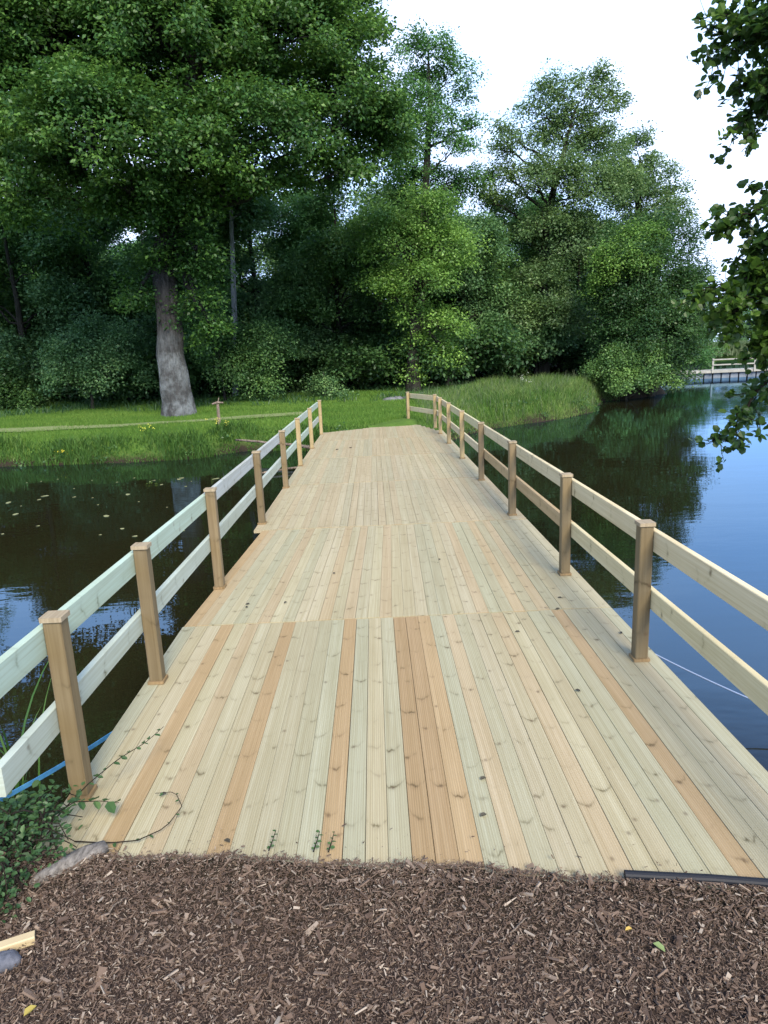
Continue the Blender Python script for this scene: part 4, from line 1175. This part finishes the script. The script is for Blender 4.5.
# iris / reed clump on the left water edge
def blade_clump(name, seed, base, n, hmin, hmax, lean, label, width=0.016):
    rr_ = np.random.default_rng(seed)
    root = empty(name, base); V = []
    for _ in range(n):
        a_ = rr_.uniform(0, 2 * math.pi); H_ = rr_.uniform(hmin, hmax); ln = lean * rr_.uniform(0.3, 1.2) * H_
        d = np.array([math.cos(a_), math.sin(a_), 0]); s = np.array([-d[1], d[0], 0]) * width * rr_.uniform(0.6, 1.1)
        st = np.array([rr_.normal() * 0.05, rr_.normal() * 0.05, -0.05])
        pv = None
        for t in np.linspace(0, 1, 9):
            p = st + d * ln * t ** 2 + np.array([0, 0, H_ * (t - 0.35 * lean * t ** 3)])
            w_ = s * (1 - t ** 2.5) * 0.5
            cur = (p - w_, p + w_)
            if pv: V.append(np.stack([pv[0], pv[1], cur[1], cur[0]]))
            pv = cur
    V = np.array(V)
    o = link('blades', quads('blades', V, M['iris'], np.repeat(np.clip(rr_.normal(.5, .2, n), 0, 1), 8)), root)
    return tag(root, label, 'water plant')
blade_clump('iris_clump', 1, (-1.62, 2.45, -0.24), 26, 0.12, 0.28, 0.9, 'clump of green strap leaved iris at the water edge below the left rail end', 0.022)
blade_clump('iris_clump', 2, (-1.72, 2.75, -0.35), 9, 0.6, 0.95, 0.55, 'few tall arching reed blades at the left edge beside the nearest left post', 0.014)
blade_clump('iris_clump', 3, (-1.75, 2.45, -0.15), 20, 0.18, 0.4, 1.0, 'low clump of dark strap leaves in the bottom left bank', 0.02)

# ------------------------------------------------------------------ straps, sticks, small things
m = Mat('blue_webbing'); m.base(m.ramp(m.noise(m.obj(), 30, 3), [(0.3, (0.05, 0.22, 0.50)), (0.7, (0.10, 0.34, 0.62))]), 0.6); M['strap'] = m.m
b = MB(); pts = bez((-1.25, 2.99, -0.06), (-2.0, 1.97, -0.06), -0.05, 14, R, 0.0)
V = []
for p in pts: V += [p + np.array([0, 0, -0.011]), p + np.array([0.006, 0.002, 0.013]), p + np.array([0.009, 0.002, 0.013]), p + np.array([0.003, 0, -0.011])]
f = []
for i in range(len(pts) - 1):
    for k in range(4): f.append((i * 4 + k, i * 4 + (k + 1) % 4, i * 4 + 4 + (k + 1) % 4, i * 4 + 4 + k))
b.add(V, f + [(0, 1, 2, 3), tuple(range(len(pts) * 4 - 1, len(pts) * 4 - 5, -1))])
tag(b.build('ratchet_strap', M['strap']), 'blue webbing strap tied from the deck edge to the left bank', 'strap')
m = Mat('pale_rope'); m.base((0.20, 0.26, 0.40), 0.7); M['rope'] = m.m
b = MB(); b.sweep(bez((1.40, 3.63, -0.05), (2.6, 2.9, -0.43), -0.05, 14, R, 0.0), 0.004, 6)
tag(b.build('mooring_rope', M['rope'], smooth=True), 'thin pale rope sagging from the deck edge into the water on the right', 'rope')

b = MB(); b.sweep(bez(onz(236, 440, -0.12), (-1.30, 13.9, -0.16), 0.02, 10, R, 0.004), np.linspace(0.022, 0.035, 10), 8)
tag(b.build('fallen_pole', M['dead_wood'], smooth=True), 'long pale bare pole lying from the left bank to the bridge over the water', 'pole')
b = MB(); b.sweep(bez(onz(262, 473, -0.38), (-1.30, 12.8, -0.38), 0.02, 10, R, 0.006), np.linspace(0.016, 0.025, 10), 8)
tag(b.build('fallen_pole', M['dead_wood'], smooth=True), 'thinner pole floating close to the water below the left rail', 'pole')

sp = ground_at(217, 17.2)
st = tag(empty('marker_post', sp), 'weathered wooden stake with a small crosspiece on top standing on the left bank', 'post')
b = MB(); b.sweep([(0, 0, -0.3), (0, 0, 0.2), (0.01, 0, 0.52)], [0.04, 0.04, 0.036], 8, jitter=0.04); b.build('stake', M['dead_wood'], st)
b = MB(); b.sweep([(-0.13, 0, 0.53), (0, 0, 0.56), (0.15, 0, 0.55)], [0.02, 0.03, 0.018], 7, jitter=0.05); b.build('crosspiece', M['dead_wood'], st)
b = MB(); b.sweep([(0.02, 0, 0.56), (0.05, 0, 0.68)], [0.014, 0.008], 6); b.build('prong', M['dead_wood'], st)

# flowers on the bank
def flower_plant(px, py_z, Yd, colr, label, n=14, hh=0.25):
    rr_ = np.random.default_rng(int(px))
    p = ground_at(px, Yd); root = empty('flowering_plant', p)
    b = MB(); C = []
    for _ in range(n):
        e = np.array([rr_.normal() * 0.13, rr_.normal() * 0.13, hh * rr_.uniform(0.6, 1.2)])
        b.sweep(bez((rr_.normal() * .04, rr_.normal() * .04, -0.02), e, 0, 5, rr_, 0.03), 0.005, 4, cap=False); C.append(e)
    b.build('stems', M['tall_grass'], root)
    C = np.array(C); k = 5
    CC = np.repeat(C, k, 0) + rr_.normal(size=(n * k, 3)) * 0.02
    V = leaf_quads(CC, rr_.normal(size=(n * k, 3)) * np.array([1, 1, .3]), nrm(np.array([0, -.4, 1]) + rr_.normal(size=(n * k, 3)) * .3), np.full(n * k, 0.032), 0.9)
    mm = Mat('petals'); mm.base(colr, 0.6); link('petals', quads('petals', V, mm.m), root)
    return tag(root, label, 'flowers')
flower_plant(53, 0, 15.2, (0.62, 0.52, 0.04), 'clump of yellow flowers low on the left bank edge', 9, 0.10)
flower_plant(145, 0, 15.9, (0.45, 0.48, 0.05), 'greenish yellow flower clump on the bank below the oak', 8, 0.2)
flower_plant(214, 0, 16.2, (0.60, 0.55, 0.08), 'yellow flower head clump at the foot of the wooden stake', 9, 0.25)
flower_plant(523, 0, 22.5, (0.75, 0.75, 0.68), 'white flower heads in the tall grass of the right point', 7, 0.55)

# stones by the path
m = Mat('grey_rubble'); m.base(m.ramp(m.noise(m.obj(), 8, 5), [(0.3, (0.07, 0.075, 0.075)), (0.7, (0.17, 0.175, 0.18))]), 0.9); M['rubble'] = m.m
rs = random.Random(9)
for k in range(14):
    px = rs.uniform(388, 452); Yd = 22.0 + (px - 388) * 0.025 + rs.uniform(-0.3, 0.3)
    p = ground_at(px, Yd)
    tag(lump('rubble_stone', (0, 0, 0), (rs.uniform(.12, .28), rs.uniform(.12, .22), rs.uniform(.07, .14)), M['rubble'], k, 7, 0.2), 'grey stone in the loose row of rubble behind the far right rail end', 'stone', 'rubble stones on the far bank').location = p

# leaves afloat on the left water
m = Mat('floating_leaf'); m.base(m.ramp(m.noise(m.obj(), 4, 3), [(0.3, (0.12, 0.15, 0.05)), (0.7, (0.30, 0.30, 0.16))]), 0.6); M['pad'] = m.m
b = MB(); n = 11
ang = np.linspace(0, 2 * math.pi, n, endpoint=False)
v = np.stack([np.cos(ang) * (1 + 0.15 * np.sin(3 * ang)), np.sin(ang) * 0.8, 0.03 * np.sin(2 * ang) + 0.05], 1)
b.add(np.vstack([v, v - np.array([0, 0, 0.06])]), [tuple(range(n)), tuple(range(2 * n - 1, n - 1, -1))] + [(i, n + i, n + (i + 1) % n, (i + 1) % n) for i in range(n)])
pad_me = b.mesh('floating_leaf', M['pad'])
for k in range(46):
    px = rs.uniform(-30, 240); py = 478 + 62 * rs.random() ** 1.6
    if px > 200 and py > 510: continue
    p = onz(px, py, WATER + 0.004)
    o = link('floating_leaf', pad_me); o.location = p; o.rotation_euler.z = rs.uniform(0, 6.28)
    s = rs.choice([0.012, 0.016, 0.02, 0.03, 0.045]); o.scale = (s * rs.uniform(1, 1.8), s, 0.06)
    tag(o, 'small pale leaf floating on the dark left water', 'floating leaf', 'leaves afloat left of the bridge')

# bits of leaf on the deck and mulch
def litter(name, x, y, z, size, colr, label, seed, group=None, cat='leaf'):
    rr_ = np.random.default_rng(seed)
    V = broad_leaves(np.array([[0, 0, 0.0]]), np.array([[rr_.normal(), rr_.normal(), 0.05]]), np.array([[0.1, 0, 1.0]]), np.array([size]), 0.6, 0.18)
    mm = Mat('leaf_litter'); mm.base(colr, 0.6)
    o = link(name, quads(name, V, mm.m)); o.location = (x, y, z)
    return tag(o, label, cat, group)
p = onz(664, 944, 0.05); litter('fallen_leaf', p[0] - .03, p[1], 0.055, 0.036, (0.17, 0.23, 0.08), 'pale green leaf lying on the mulch below the pipe', 3)
p = onz(632, 930, 0.05); litter('fallen_leaf', p[0], p[1], 0.055, 0.022, (0.34, 0.23, 0.04), 'small yellow leaf lying on the mulch below the pipe', 4)
p = onz(24, 1018, 0.05); litter('fallen_leaf', p[0], p[1], 0.055, 0.035, (0.30, 0.24, 0.05), 'small brownish yellow leaf at the bottom left of the mulch', 6)
for k, (px, py) in enumerate([(167, 794), (178, 852), (287, 602), (246, 608), (250, 604), (520, 632), (575, 690), (562, 598), (480, 780), (480, 817), (620, 632), (334, 574), (560, 609), (230, 843), (336, 450), (352, 448), (440, 560), (322, 420)]):
    p = onz(px, py, 0.004)
    litter('leaf_scrap', p[0], p[1], 0.006, 0.03 if py > 500 else 0.06, (0.035, 0.03, 0.018), 'tiny dark scrap of leaf lying on the pale deck', 60 + k, 'leaf scraps on the deck')
for k, (px, py, L) in enumerate([(250, 905, 0.09), (160, 835, 0.0), (175, 985, 0.07), (520, 925, 0.08), (596, 925, 0.06), (118, 905, 0.06), (335, 907, 0.07), (232, 920, 0.06), (690, 1000, 0.07)]):
    if not L: continue
    p = onz(px, py, 0.055); b = MB(); a_ = rs.uniform(0, 3.14)
    d = np.array([math.cos(a_), math.sin(a_), 0]) * L * 0.5
    b.sweep(bez(-d, d, 0.006, 6, R, 0.05), np.linspace(0.003, 0.0015, 6), 5)
    o = b.build('dry_twig', M['dead_wood'], smooth=True); o.location = p
    tag(o, 'pale dry twig lying on the dark mulch', 'twig', 'dry twigs on the mulch')
